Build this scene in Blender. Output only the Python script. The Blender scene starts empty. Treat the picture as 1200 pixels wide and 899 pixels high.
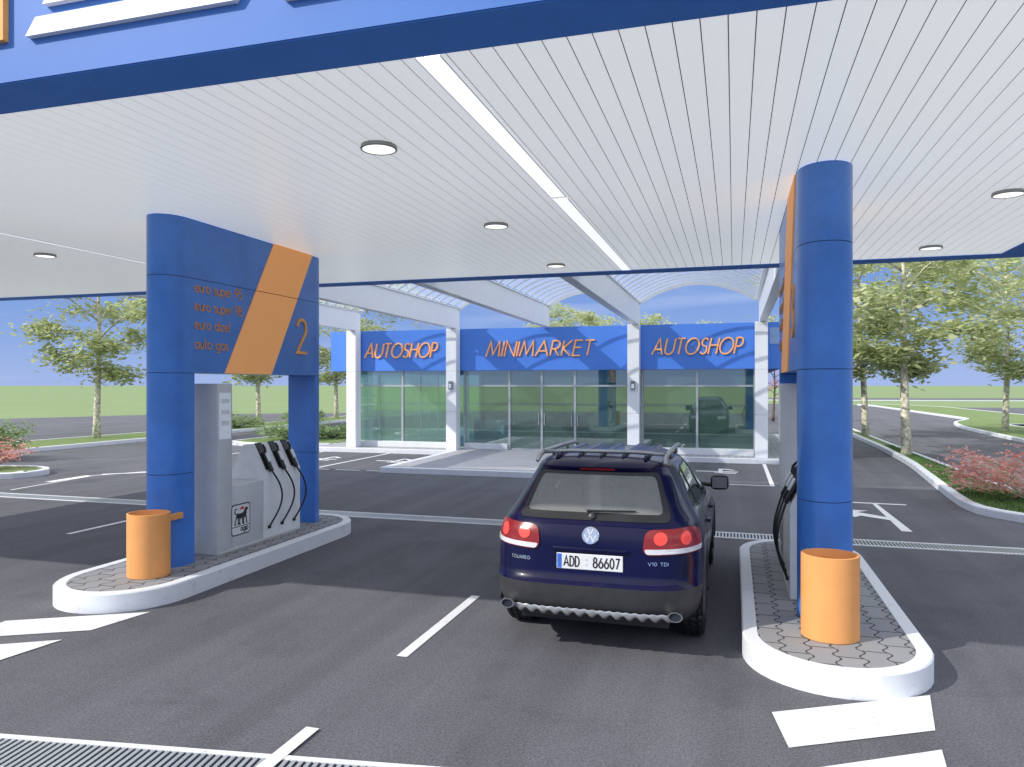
import bpy, bmesh, math, random
from mathutils import Vector, Matrix
from mathutils.bvhtree import BVHTree
R = math.radians
PI = math.pi
scene = bpy.context.scene
COL = scene.collection
random.seed(7)

# ------------------------------------------------------------------ materials
MATS = {}
def nt(name):
    m = bpy.data.materials.new(name); m.use_nodes = True
    n = m.node_tree; b = n.nodes['Principled BSDF']
    MATS[name] = m
    return m, n, b
def setp(b, **k):
    for a, v in k.items():
        a = a.replace('_', ' ')
        if a in b.inputs: b.inputs[a].default_value = v
def c4(c): return (c[0], c[1], c[2], 1.0)
def noise_mix(n, b, c1, c2, scale=5, detail=4, rough=.6, lo=.35, hi=.65, coord='Object', sink='Base Color', stretch=None):
    tc = n.nodes.new('ShaderNodeTexCoord'); no = n.nodes.new('ShaderNodeTexNoise')
    no.inputs['Scale'].default_value = scale; no.inputs['Detail'].default_value = detail; no.inputs['Roughness'].default_value = rough
    src = tc.outputs[coord]
    if stretch:
        mp = n.nodes.new('ShaderNodeMapping'); mp.inputs['Scale'].default_value = stretch
        n.links.new(src, mp.inputs[0]); src = mp.outputs[0]
    n.links.new(src, no.inputs['Vector'])
    cr = n.nodes.new('ShaderNodeValToRGB')
    cr.color_ramp.elements[0].position = lo; cr.color_ramp.elements[1].position = hi
    cr.color_ramp.elements[0].color = c4(c1); cr.color_ramp.elements[1].color = c4(c2)
    n.links.new(no.outputs['Fac'], cr.inputs[0])
    if sink: n.links.new(cr.outputs[0], b.inputs[sink])
    return no, cr
def bump(n, b, src, strength=.3, dist=.01):
    bp = n.nodes.new('ShaderNodeBump'); bp.inputs['Strength'].default_value = strength; bp.inputs['Distance'].default_value = dist
    n.links.new(src, bp.inputs['Height']); n.links.new(bp.outputs[0], b.inputs['Normal'])
def mat(name, col, rough=.5, metal=0., coat=0., var=.08, scale=3., emit=0., spec=None):
    m, n, b = nt(name)
    lo = tuple(max(0, x * (1 - var)) for x in col); hi = tuple(x * (1 + var) for x in col)
    noise_mix(n, b, lo, hi, scale=scale)
    setp(b, Roughness=rough, Metallic=metal)
    if coat: setp(b, Coat_Weight=coat, Coat_Roughness=.04)
    if spec is not None: b.inputs['Specular IOR Level'].default_value = spec
    if emit:
        b.inputs['Emission Color'].default_value = c4(col); b.inputs['Emission Strength'].default_value = emit
    return m

# asphalt: fine aggregate, broad patches, faint tyre polish
m, n, b = nt('asphalt')
no, cr = noise_mix(n, b, (.112, .113, .126), (.146, .147, .161), scale=.35, detail=6, lo=.3, hi=.7, sink=None)
tc = n.nodes.new('ShaderNodeTexCoord')
f1 = n.nodes.new('ShaderNodeTexNoise'); f1.inputs['Scale'].default_value = 60; f1.inputs['Detail'].default_value = 3; f1.inputs['Roughness'].default_value = .7
n.links.new(tc.outputs['Object'], f1.inputs['Vector'])
r1 = n.nodes.new('ShaderNodeValToRGB'); r1.color_ramp.elements[0].position = .38; r1.color_ramp.elements[1].position = .66
r1.color_ramp.elements[0].color = (.72, .72, .72, 1); r1.color_ramp.elements[1].color = (1.35, 1.35, 1.38, 1)
n.links.new(f1.outputs['Fac'], r1.inputs[0])
mx = n.nodes.new('ShaderNodeMixRGB'); mx.blend_type = 'MULTIPLY'; mx.inputs[0].default_value = 1
n.links.new(cr.outputs[0], mx.inputs[1]); n.links.new(r1.outputs[0], mx.inputs[2])
s2 = n.nodes.new('ShaderNodeTexNoise'); s2.inputs['Scale'].default_value = .9; s2.inputs['Detail'].default_value = 5; s2.inputs['Roughness'].default_value = .65; s2.inputs['Distortion'].default_value = .7
n.links.new(tc.outputs['Object'], s2.inputs['Vector'])
r2 = n.nodes.new('ShaderNodeValToRGB'); r2.color_ramp.elements[0].position = .30; r2.color_ramp.elements[1].position = .46
r2.color_ramp.elements[0].color = (.82, .82, .83, 1); r2.color_ramp.elements[1].color = (1, 1, 1, 1); n.links.new(s2.outputs['Fac'], r2.inputs[0])
mp2 = n.nodes.new('ShaderNodeMapping'); mp2.inputs['Scale'].default_value = (1.3, .06, 1); n.links.new(tc.outputs['Object'], mp2.inputs[0])
s3 = n.nodes.new('ShaderNodeTexNoise'); s3.inputs['Scale'].default_value = 1.6; s3.inputs['Detail'].default_value = 3; n.links.new(mp2.outputs[0], s3.inputs['Vector'])
r3 = n.nodes.new('ShaderNodeValToRGB'); r3.color_ramp.elements[0].position = .40; r3.color_ramp.elements[1].position = .6
r3.color_ramp.elements[0].color = (.88, .88, .88, 1); r3.color_ramp.elements[1].color = (1.04, 1.04, 1.04, 1); n.links.new(s3.outputs['Fac'], r3.inputs[0])
mx2 = n.nodes.new('ShaderNodeMixRGB'); mx2.blend_type = 'MULTIPLY'; mx2.inputs[0].default_value = 1; n.links.new(mx.outputs[0], mx2.inputs[1]); n.links.new(r2.outputs[0], mx2.inputs[2])
mx3 = n.nodes.new('ShaderNodeMixRGB'); mx3.blend_type = 'MULTIPLY'; mx3.inputs[0].default_value = 1; n.links.new(mx2.outputs[0], mx3.inputs[1]); n.links.new(r3.outputs[0], mx3.inputs[2])
n.links.new(mx3.outputs[0], b.inputs['Base Color']); setp(b, Roughness=.85)
b.inputs['Specular IOR Level'].default_value = .25
bump(n, b, f1.outputs['Fac'], .5, .006)

def grassmat(name, a, c, sc):
    m, n, b = nt(name)
    no, cr = noise_mix(n, b, a, c, scale=sc, detail=8, rough=.7, lo=.3, hi=.7)
    setp(b, Roughness=.9); b.inputs['Specular IOR Level'].default_value = .1
    bump(n, b, no.outputs['Fac'], .6, .03)
grassmat('field_grass', (.20, .265, .125), (.225, .295, .145), .08)
grassmat('verge_grass', (.14, .20, .075), (.22, .29, .12), 2.5)
mat('grass_blade', (.10, .19, .045), .7, var=.35, scale=2)
mat('kerb_white', (.72, .74, .78), .6, var=.05, scale=4)
m, n, b = nt('island_kerb')
no, cr = noise_mix(n, b, (.52, .52, .52), (.81, .83, .86), scale=5, detail=10, rough=.75, lo=.26, hi=.42); setp(b, Roughness=.55); bump(n, b, no.outputs['Fac'], .25, .004)
m, n, b = nt('road_paint')
no, cr = noise_mix(n, b, (.30, .30, .31), (.79, .79, .80), scale=9, detail=9, rough=.75, lo=.30, hi=.42); setp(b, Roughness=.65); bump(n, b, no.outputs['Fac'], .3, .004)
mat('white_steel', (.90, .92, .94), .35, var=.02)
mat('blue_pylon', (.062, .215, .66), .32, coat=.12, var=.10, scale=2.2)
mat('blue_fascia', (.055, .18, .56), .6, coat=.0, var=.03, scale=.8)
mat('blue_soffit', (.075, .24, .72), .6, spec=.12, var=.04)
mat('shop_fascia', (.085, .25, .80), .4, var=.03, scale=.8)
mat('orange_dim', (.70, .33, .14), .6, var=.04, spec=.2)
mat('orange_glow', (1, .46, .17), .6, var=.02, spec=.15, emit=.16)  # added glow lifts the shaded stripes and shop letters; they are no lamps
mat('orange', (1, .47, .15), .6, var=.04, spec=.2)
mat('orange_bin', (.84, .38, .13), .55, var=.03, scale=5, spec=.25)
mat('dark_seam', (.01, .015, .03), .7)
mat('letter_white', (.9, .9, .9), .4, var=.02)
mat('cabinet_grey', (.62, .63, .64), .38, var=.05, scale=5)
mat('cabinet_light', (.82, .83, .84), .38, var=.05, scale=5)
mat('screen_grey', (.80, .86, .93), .5, var=.04, scale=6, emit=.12)
mat('black_rubber', (.012, .012, .013), .45, var=.2)
mat('black_plastic', (.02, .02, .022), .35, var=.2)
mat('ceiling_gap', (.10, .11, .12), .8)
mat('lamp_rim', (.28, .28, .27), .4, metal=.3)
mat('lamp_glow', (1, .99, .95), .4, emit=1.15, var=.0)
mat('streak_glow', (.96, .98, 1), .4, emit=.85, var=.0)
mat('streak_dim', (.9, .92, .96), .3, emit=.62, var=.0)
mat('roof_top', (.5, .5, .5), .8)
mat('sill_white', (.74, .76, .78), .5, var=.04)
mat('interior_wall', (.20, .27, .26), .7, var=.1)
mat('interior_dark', (.03, .035, .035), .6)
mat('interior_floor', (.30, .42, .40), .25, var=.1, scale=1.2)
mat('shop_shelf', (.20, .20, .18), .6, var=.3, scale=8)
mat('aluminium', (.55, .58, .60), .35, metal=.5, var=.04)
mat('bark', (.60, .56, .42), .85, var=.5, scale=9)
mat('bark_dark', (.14, .11, .09), .85, var=.4, scale=9)
mat('skid_silver', (.42, .43, .44), .3, metal=.6, var=.1)
mat('car_trim_grey', (.038, .038, .041), .55, var=.15, scale=8)
mat('lamp_red', (.26, .010, .010), .25, coat=.25, var=.1)
mat('lamp_red_bright', (.92, .07, .05), .35, coat=.1, emit=.12, var=.03)
mat('lamp_clear', (.68, .68, .70), .15, coat=.8, var=.05)
mat('plate_white', (.78, .79, .80), .4, var=.02)
mat('plate_blue', (.05, .16, .62), .4)
mat('chrome', (.72, .74, .77), .12, metal=1., var=.03)
mat('seat_fabric', (.42, .41, .39), .9, var=.15, scale=10)
mat('rim_alloy', (.45, .46, .48), .25, metal=.9)
mat('red_flame', (.75, .05, .03), .4)
mat('lamp_grey', (.22, .23, .25), .4)
mat('panel_pale', (.32, .48, .78), .3)
m = mat('car_paint', (.0025, .0022, .036), .3, metal=.0, coat=.38, var=.12, scale=1.5, spec=.15)
mat('badge_blue', (.03, .07, .25), .8)

# ceiling planks: satin lamellae with self-glow added as fill light
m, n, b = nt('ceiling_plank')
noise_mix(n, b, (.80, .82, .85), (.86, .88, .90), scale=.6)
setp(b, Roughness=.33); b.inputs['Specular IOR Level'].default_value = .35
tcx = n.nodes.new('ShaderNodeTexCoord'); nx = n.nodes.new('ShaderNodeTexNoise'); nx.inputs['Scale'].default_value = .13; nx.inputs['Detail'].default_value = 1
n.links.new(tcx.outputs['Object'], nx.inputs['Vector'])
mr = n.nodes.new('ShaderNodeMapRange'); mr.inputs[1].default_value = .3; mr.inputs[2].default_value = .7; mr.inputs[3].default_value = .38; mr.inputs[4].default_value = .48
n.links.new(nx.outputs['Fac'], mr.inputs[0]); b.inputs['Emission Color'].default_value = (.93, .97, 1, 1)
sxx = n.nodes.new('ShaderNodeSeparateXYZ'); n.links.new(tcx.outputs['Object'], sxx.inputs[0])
m2 = n.nodes.new('ShaderNodeMapRange'); m2.inputs[1].default_value = -6; m2.inputs[2].default_value = 8; m2.inputs[3].default_value = .66; m2.inputs[4].default_value = 1.12  # glow weakens towards the left end, uneven lighting put into the material
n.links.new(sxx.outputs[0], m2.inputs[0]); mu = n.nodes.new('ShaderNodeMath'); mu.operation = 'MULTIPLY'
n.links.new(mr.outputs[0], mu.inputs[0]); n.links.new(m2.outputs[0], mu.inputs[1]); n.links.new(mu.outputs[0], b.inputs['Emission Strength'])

# concrete block paving (islands + walkway)
def paving(name, ca, cb, sx, mortar):
    m, n, b = nt(name)
    tc = n.nodes.new('ShaderNodeTexCoord'); mp = n.nodes.new('ShaderNodeMapping'); mp.inputs['Rotation'].default_value = (0, 0, R(90))
    no = n.nodes.new('ShaderNodeTexNoise'); no.inputs['Scale'].default_value = 7; no.inputs['Detail'].default_value = 1
    wv = n.nodes.new('ShaderNodeTexWave'); wv.wave_type = 'BANDS'; wv.bands_direction = 'X'; wv.inputs['Scale'].default_value = 1.6; 
    n.links.new(tc.outputs['Object'], mp.inputs[0])
    n.links.new(mp.outputs[0], wv.inputs['Vector'])
    vm = n.nodes.new('ShaderNodeVectorMath'); vm.operation = 'MULTIPLY_ADD'
    cb3 = n.nodes.new('ShaderNodeCombineXYZ'); n.links.new(wv.outputs['Fac'], cb3.inputs[1])
    vm.inputs[1].default_value = (0, .05, 0)
    n.links.new(cb3.outputs[0], vm.inputs[0]); n.links.new(mp.outputs[0], vm.inputs[2])
    br = n.nodes.new('ShaderNodeTexBrick'); n.links.new(vm.outputs[0], br.inputs['Vector'])
    br.inputs['Color1'].default_value = c4(ca); br.inputs['Color2'].default_value = c4(cb); br.inputs['Mortar'].default_value = c4(mortar)
    br.inputs['Scale'].default_value = 1; br.inputs['Brick Width'].default_value = .24 * sx; br.inputs['Row Height'].default_value = .125 * sx
    br.inputs['Mortar Size'].default_value = .0055 * sx; br.inputs['Mortar Smooth'].default_value = .2
    n.links.new(br.outputs['Color'], b.inputs['Base Color']); setp(b, Roughness=.85)
    bump(n, b, br.outputs['Fac'], -.5, .006)
paving('block_paving', (.27, .275, .285), (.32, .325, .34), 1.6, (.04, .04, .045))
paving('walk_paving', (.36, .36, .39), (.41, .41, .44), 1.5, (.15, .15, .16))

def glassmat(name, tint, transp, rough=.02, dif=(.03, .06, .055), base=.12, k=1.0):
    m, n, b = nt(name); n.nodes.remove(b)
    out = n.nodes['Material Output']
    tr = n.nodes.new('ShaderNodeBsdfTransparent'); tr.inputs[0].default_value = c4(tint)
    df = n.nodes.new('ShaderNodeBsdfDiffuse')
    tc = n.nodes.new('ShaderNodeTexCoord'); no = n.nodes.new('ShaderNodeTexNoise'); no.inputs['Scale'].default_value = .8
    n.links.new(tc.outputs['Object'], no.inputs['Vector'])
    cr = n.nodes.new('ShaderNodeValToRGB'); cr.color_ramp.elements[0].color = c4([x * .9 for x in dif]); cr.color_ramp.elements[1].color = c4([x * 1.1 for x in dif])
    n.links.new(no.outputs['Fac'], cr.inputs[0]); n.links.new(cr.outputs[0], df.inputs[0])
    gl = n.nodes.new('ShaderNodeBsdfGlossy'); gl.inputs['Roughness'].default_value = rough; gl.inputs[0].default_value = (.85, .95, .93, 1)
    a = n.nodes.new('ShaderNodeMixShader'); a.inputs[0].default_value = transp
    n.links.new(df.outputs[0], a.inputs[1]); n.links.new(tr.outputs[0], a.inputs[2])
    fr = n.nodes.new('ShaderNodeFresnel'); fr.inputs[0].default_value = 1.5
    ad = n.nodes.new('ShaderNodeMath'); ad.operation = 'MULTIPLY_ADD'; ad.inputs[1].default_value = k; ad.inputs[2].default_value = base; ad.use_clamp = True
    n.links.new(fr.outputs[0], ad.inputs[0])
    s = n.nodes.new('ShaderNodeMixShader'); n.links.new(ad.outputs[0], s.inputs[0])
    n.links.new(a.outputs[0], s.inputs[1]); n.links.new(gl.outputs[0], s.inputs[2])
    n.links.new(s.outputs[0], out.inputs[0])
glassmat('shop_glass', (.62, .88, .76), .66, base=.24, dif=(.16, .31, .24))
glassmat('car_glass', (.75, .75, .73), .62, dif=(.46, .46, .45), base=.02)
glassmat('car_side_glass', (.25, .27, .27), .6, dif=(.02, .025, .025), base=.08)
def vaultmat():
    m, n, b = nt('vault_sheet'); n.nodes.remove(b); out = n.nodes['Material Output']
    tr = n.nodes.new('ShaderNodeBsdfTransparent'); tr.inputs[0].default_value = (.95, .97, 1, 1)
    tl = n.nodes.new('ShaderNodeBsdfTranslucent'); df = n.nodes.new('ShaderNodeBsdfDiffuse')
    tc = n.nodes.new('ShaderNodeTexCoord'); no = n.nodes.new('ShaderNodeTexNoise'); no.inputs['Scale'].default_value = 1.5; n.links.new(tc.outputs['Object'], no.inputs['Vector'])
    cr = n.nodes.new('ShaderNodeValToRGB'); cr.color_ramp.elements[0].color = (.55, .60, .70, 1); cr.color_ramp.elements[1].color = (.62, .67, .76, 1); n.links.new(no.outputs['Fac'], cr.inputs[0])
    n.links.new(cr.outputs[0], tl.inputs[0]); n.links.new(cr.outputs[0], df.inputs[0])
    a = n.nodes.new('ShaderNodeMixShader'); a.inputs[0].default_value = .75; n.links.new(df.outputs[0], a.inputs[1]); n.links.new(tl.outputs[0], a.inputs[2])
    s = n.nodes.new('ShaderNodeMixShader'); s.inputs[0].default_value = .62; n.links.new(a.outputs[0], s.inputs[1]); n.links.new(tr.outputs[0], s.inputs[2])
    n.links.new(s.outputs[0], out.inputs[0])
vaultmat()
#glassmat('vault_sheet', (.93, .96, 1.0), .86, rough=.3, dif=(.60, .66, .76), base=.0)

def leafmat(name, cols):
    m, n, b = nt(name)
    g = n.nodes.new('ShaderNodeNewGeometry'); cr = n.nodes.new('ShaderNodeValToRGB')
    els = cr.color_ramp.elements
    els[0].color = c4(cols[0]); els[1].color = c4(cols[-1])
    for i, c in enumerate(cols[1:-1]):
        e = els.new((i + 1) / (len(cols) - 1)); e.color = c4(c)
    n.links.new(g.outputs['Random Per Island'], cr.inputs[0])
    n.links.new(cr.outputs[0], b.inputs['Base Color']); setp(b, Roughness=.6)
    b.inputs['Specular IOR Level'].default_value = .2
    tl = n.nodes.new('ShaderNodeBsdfTranslucent'); n.links.new(cr.outputs[0], tl.inputs[0])
    s = n.nodes.new('ShaderNodeMixShader'); s.inputs[0].default_value = .5
    n.links.new(b.outputs[0], s.inputs[1]); n.links.new(tl.outputs[0], s.inputs[2])
    n.links.new(s.outputs[0], n.nodes['Material Output'].inputs[0])
leafmat('leaf_green', [(.34, .40, .17), (.54, .60, .29), (.68, .71, .42), (.44, .51, .25), (.80, .80, .56)])
leafmat('leaf_shrub', [(.20, .30, .14), (.34, .45, .22), (.48, .58, .34)])
leafmat('leaf_pink', [(.74, .30, .26), (.86, .44, .39), (.92, .58, .52), (.62, .25, .22), (.88, .52, .42)])
leafmat('blossom', [(.75, .35, .45), (.85, .5, .6), (.6, .25, .35)])

# ------------------------------------------------------------------ helpers
def M(x): return MATS[x]
def obj(name, bm, m, parent=None, smooth=False, loc=None, auto=None):
    me = bpy.data.meshes.new(name)
    bmesh.ops.recalc_face_normals(bm, faces=bm.faces) if not getattr(bm, '_norecalc', False) else None
    bm.to_mesh(me); bm.free()
    for mm in (m if isinstance(m, (list, tuple)) else [m]): me.materials.append(M(mm))
    if smooth:
        for p in me.polygons: p.use_smooth = True
        if auto: me.set_sharp_from_angle(angle=R(auto))
    o = bpy.data.objects.new(name, me); COL.objects.link(o)
    if parent: o.parent = parent
    if loc: o.location = loc
    return o
def thing(name, label, cat, loc=(0, 0, 0), rz=0, group=None):
    o = bpy.data.objects.new(name, None); COL.objects.link(o); o.empty_display_size = .1
    o.location = loc; o.rotation_euler = (0, 0, rz); o['label'] = label; o['category'] = cat
    if group: o['group'] = group
    return o
def tag(o, label, cat, group=None, kind=None):
    o['label'] = label; o['category'] = cat
    if group: o['group'] = group
    if kind: o['kind'] = kind
    return o
def struct(name, bm, m, **k):
    o = obj(name, bm, m, **k); o['kind'] = 'structure'; return o
def copy_tree(o, parent=None):
    c = o.copy(); COL.objects.link(c)
    if parent: c.parent = parent
    for ch in list(o.children): copy_tree(ch, c)
    return c
def NB(): return bmesh.new()
def box(bm, x0, x1, y0, y1, z0, z1, bev=0, mtx=None):
    r = bmesh.ops.create_cube(bm, size=1)
    vs = r['verts']
    for v in vs:
        v.co = Vector(((x0 + x1) / 2 + v.co.x * (x1 - x0), (y0 + y1) / 2 + v.co.y * (y1 - y0), (z0 + z1) / 2 + v.co.z * (z1 - z0)))
    if bev:
        es = list({e for v in vs for e in v.link_edges})
        rr = bmesh.ops.bevel(bm, geom=es, offset=bev, segments=2, affect='EDGES', profile=.5)
        vs = list({v for f in rr['faces'] for v in f.verts} | {v for v in vs if v.is_valid})
    if mtx:
        for v in vs: v.co = mtx @ v.co
    return vs
def prism(bm, pts, z0, z1, mtx=None):
    lo = [bm.verts.new((p[0], p[1], z0)) for p in pts]; hi = [bm.verts.new((p[0], p[1], z1)) for p in pts]
    n = len(pts)
    bm.faces.new(lo[::-1]); bm.faces.new(hi)
    for i in range(n): bm.faces.new((lo[i], lo[(i + 1) % n], hi[(i + 1) % n], hi[i]))
    if mtx:
        for v in lo + hi: v.co = mtx @ v.co
    return lo + hi
def sheet(bm, pts, z):
    return bm.faces.new([bm.verts.new((p[0], p[1], z)) for p in pts])
def tube(bm, pts, rad, seg=8, caps=True):
    pts = [Vector(p) for p in pts]
    rads = rad if isinstance(rad, (list, tuple)) else [rad] * len(pts)
    rings = []
    up = Vector((0, 0, 1))
    prev = None
    for i, p in enumerate(pts):
        d = (pts[min(i + 1, len(pts) - 1)] - pts[max(i - 1, 0)]).normalized()
        if prev is None:
            a = d.cross(up)
            if a.length < .05: a = d.cross(Vector((0, 1, 0)))
        else: a = prev - d * prev.dot(d)
        a.normalize(); prev = a; bb = d.cross(a)
        rings.append([bm.verts.new(p + (a * math.cos(2 * PI * k / seg) + bb * math.sin(2 * PI * k / seg)) * rads[i]) for k in range(seg)])
    for i in range(len(rings) - 1):
        for k in range(seg):
            bm.faces.new((rings[i][k], rings[i][(k + 1) % seg], rings[i + 1][(k + 1) % seg], rings[i + 1][k]))
    if caps:
        bm.faces.new(rings[0][::-1]); bm.faces.new(rings[-1])
def lathe(bm, prof, seg=32, mtx=None, sx=1, sy=1):
    rings = []; vs = []
    for r, z in prof:
        ring = [bm.verts.new((r * sx * math.cos(2 * PI * k / seg), r * sy * math.sin(2 * PI * k / seg), z)) for k in range(seg)]
        rings.append(ring); vs += ring
    for i in range(len(rings) - 1):
        for k in range(seg):
            bm.faces.new((rings[i][k], rings[i][(k + 1) % seg], rings[i + 1][(k + 1) % seg], rings[i + 1][k]))
    if prof[0][0] > 0: bm.faces.new(rings[0][::-1])
    if prof[-1][0] > 0: bm.faces.new(rings[-1])
    if mtx:
        for v in vs: v.co = mtx @ v.co
def offset_poly(pts, d):
    n = len(pts); out = []
    area = sum(pts[i][0] * pts[(i + 1) % n][1] - pts[(i + 1) % n][0] * pts[i][1] for i in range(n))
    s = 1 if area > 0 else -1
    for i in range(n):
        p0, p1, p2 = Vector(pts[i - 1]), Vector(pts[i]), Vector(pts[(i + 1) % n])
        a = (p1 - p0).normalized(); c = (p2 - p1).normalized()
        na = Vector((-a.y, a.x)) * s; nc = Vector((-c.y, c.x)) * s
        bi = (na + nc); bi.normalize(); k = d / max(.35, bi.dot(na))
        out.append(tuple(p1 + bi * k))
    return out
def kerb_ring(bm, pts, w, z0, z1, bev=.02):
    inn = offset_poly(pts, w); o2 = offset_poly(pts, bev); n = len(pts)
    rings = [[bm.verts.new((p[0], p[1], z)) for p in P] for P, z in ((pts, z0), (pts, z1 - bev), (o2, z1), (inn, z1), (inn, z0))]
    for r in range(4):
        for i in range(n): bm.faces.new((rings[r][i], rings[r][(i + 1) % n], rings[r + 1][(i + 1) % n], rings[r + 1][i]))
    return inn

# ------------------------------------------------------------------ stroke lettering
def arc(cx, cy, rx, ry, a0, a1, n=10):
    return [(cx + rx * math.cos(R(a0 + (a1 - a0) * i / n)), cy + ry * math.sin(R(a0 + (a1 - a0) * i / n))) for i in range(n + 1)]
G = {
 'A': (.78, [[(0, 0), (.39, 1), (.78, 0)], [(.14, .33), (.64, .33)]]),
 'U': (.66, [[(0, 1), (0, .33)] + arc(.33, .33, .33, .33, 180, 360)[1:] + [(.66, 1)]]),
 'T': (.56, [[(0, 1), (.56, 1)], [(.28, 0), (.28, .99)]]),
 'O': (.98, [arc(.49, .5, .49, .5, 0, 360, 28)]),
 'S': (.48, [arc(.24, .75, .22, .24, 30, 270, 12) + arc(.24, .26, .24, .25, 90, -150, 12)[1:]]),
 'H': (.60, [[(0, 0), (0, 1)], [(.6, 0), (.6, 1)], [(0, .55), (.6, .55)]]),
 'P': (.50, [[(0, 0), (0, 1), (.24, 1)] + arc(.24, .73, .25, .27, 90, -90, 10)[1:] + [(0, .46)]]),
 'R': (.54, [[(0, 0), (0, 1), (.24, 1)] + arc(.24, .73, .25, .27, 90, -90, 10)[1:] + [(0, .46)], [(.2, .46), (.54, 0)]]),
 'M': (.86, [[(0, 0), (.14, 1), (.43, .12), (.72, 1), (.86, 0)]]),
 'I': (.02, [[(0, 0), (0, 1)]]),
 'N': (.64, [[(0, 0), (0, 1), (.64, 0), (.64, 1)]]),
 'K': (.54, [[(0, 0), (0, 1)], [(.5, 1), (.03, .48), (.54, 0)]]),
 'E': (.46, [[(.46, 1), (0, 1), (0, 0), (.46, 0)], [(0, .53), (.42, .53)]]),
 'G': (.9, [arc(.47, .5, .47, .5, 40, 350, 22) + [(.93, .45), (.5, .45)]]),
 'D': (.62, [[(0, 0), (0, 1), (.2, 1)] + arc(.2, .5, .42, .5, 90, -90, 12)[1:] + [(0, 0)]]),
 'V': (.7, [[(0, 1), (.35, 0), (.7, 1)]]),
 'W': (1.0, [[(0, 1), (.25, 0), (.5, 1), (.75, 0), (1, 1)]]),
 'e': (.55, [[(.03, .33), (.54, .33)] + arc(.28, .3, .27, .3, 0, 320, 16)]),
 'u': (.42, [[(0, .6), (0, .21)] + arc(.21, .21, .21, .21, 180, 360, 8)[1:] + [(.42, .6)], [(.42, .6), (.42, 0)]]),
 'r': (.26, [[(0, 0), (0, .6)], arc(.2, .36, .2, .24, 180, 80, 6)]),
 'o': (.58, [arc(.29, .3, .29, .3, 0, 360, 20)]),
 's': (.32, [arc(.16, .45, .14, .15, 30, 270, 8) + arc(.16, .15, .16, .15, 90, -150, 8)[1:]]),
 'p': (.58, [[(0, .6), (0, -.3)], arc(.29, .3, .29, .3, 0, 360, 18)]),
 'd': (.58, [[(.58, 1), (.58, 0)], arc(.29, .3, .29, .3, 0, 360, 18)]),
 'a': (.58, [[(.58, .6), (.58, 0)], arc(.29, .3, .29, .3, 0, 360, 18)]),
 'g': (.58, [[(.58, .6), (.58, -.1)] + arc(.3, -.1, .28, .2, 0, -150, 8)[1:], arc(.29, .3, .29, .3, 0, 360, 18)]),
 'i': (.02, [[(0, 0), (0, .6)], [(0, .8), (0, .88)]]),
 'z': (.38, [[(0, .6), (.38, .6), (0, 0), (.38, 0)]]),
 'l': (.02, [[(0, 0), (0, 1)]]),
 't': (.28, [[(.12, 1), (.12, 0)], [(0, .62), (.28, .62)]]),
 '0': (.5, [arc(.25, .5, .25, .5, 0, 360, 22)]),
 '1': (.2, [[(0, .8), (.16, 1), (.16, 0)]]),
 '2': (.5, [arc(.25, .74, .25, .26, 170, -35, 12) + [(0, 0), (.52, 0)]]),
 '3': (.5, [arc(.24, .75, .22, .25, 150, -90, 12), arc(.24, .26, .26, .26, 90, -150, 14)]),
 '5': (.5, [[(.46, 1), (.12, 1), (.05, .55)] + arc(.24, .32, .26, .32, 110, -150, 14)]),
 '6': (.5, [[(.36, 1), (.04, .42)] , arc(.26, .3, .26, .3, 0, 360, 20)]),
 '7': (.48, [[(0, 1), (.48, 1), (.12, 0)]]),
 '8': (.5, [arc(.25, .76, .2, .24, 0, 360, 18), arc(.25, .27, .26, .27, 0, 360, 20)]),
 '9': (.5, [arc(.25, .7, .26, .3, 0, 360, 20), [(.46, .6), (.14, 0)]]),
 ' ': (.3, []),
}
def text_bm(bm, s, h, th, depth, width=None, slant=.0, gap=.2, mtx=None, xs=1.0, only=None):
    """extruded stroke lettering in the XY plane, facing +Z"""
    tot = sum(G[c][0] for c in s) + gap * (len(s) - 1)
    k = (width / (tot * h)) if width else xs
    x = 0; z = 0; cnt = 0
    for ci, c in enumerate(s):
        w, strokes = G[c]
        if only is not None and ci != only: strokes = []
        for st in strokes:
            P = [Vector(((x + px) * h * k + slant * py * h, py * h)) for px, py in st]
            closed = (P[0] - P[-1]).length < 1e-4 and len(P) > 3
            if closed: P = P[:-1]
            n = len(P); L = []; Rr = []
            for i in range(n):
                if closed: a = (P[i] - P[i - 1]).normalized(); b2 = (P[(i + 1) % n] - P[i]).normalized()
                else:
                    a = (P[i] - P[max(i - 1, 0)]); b2 = (P[min(i + 1, n - 1)] - P[i])
                    if a.length < 1e-6: a = b2
                    if b2.length < 1e-6: b2 = a
                    a = a.normalized(); b2 = b2.normalized()
                na = Vector((-a.y, a.x)); nb = Vector((-b2.y, b2.x)); bi = na + nb
                if bi.length < 1e-3: bi = na
                bi.normalize(); q = th / 2 / max(.45, bi.dot(na))
                L.append(P[i] + bi * q); Rr.append(P[i] - bi * q)
            zz = depth + (cnt % 3) * .0006; cnt += 1
            rows = [[bm.verts.new((p.x, p.y, zv)) for p in Q] for Q, zv in ((L, 0), (L, zz), (Rr, zz), (Rr, 0))]
            m_ = n if closed else n - 1
            for r in range(4):
                if r == 3: A, B = rows[3], rows[0]
                else: A, B = rows[r], rows[r + 1]
                for i in range(m_): bm.faces.new((A[i], A[(i + 1) % n], B[(i + 1) % n], B[i]))
            if not closed:
                bm.faces.new([r[0] for r in rows]); bm.faces.new([r[-1] for r in rows][::-1])
            if mtx:
                for r in rows:
                    for v in r: v.co = mtx @ v.co
        x += w + gap
def letters(txt, m, parent, h, th, depth, **kw):
    for li, ch in enumerate(txt):
        if ch == ' ': continue
        b_ = NB(); text_bm(b_, txt, h, th, depth, only=li, **kw); obj('letter', b_, m, parent)
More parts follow.
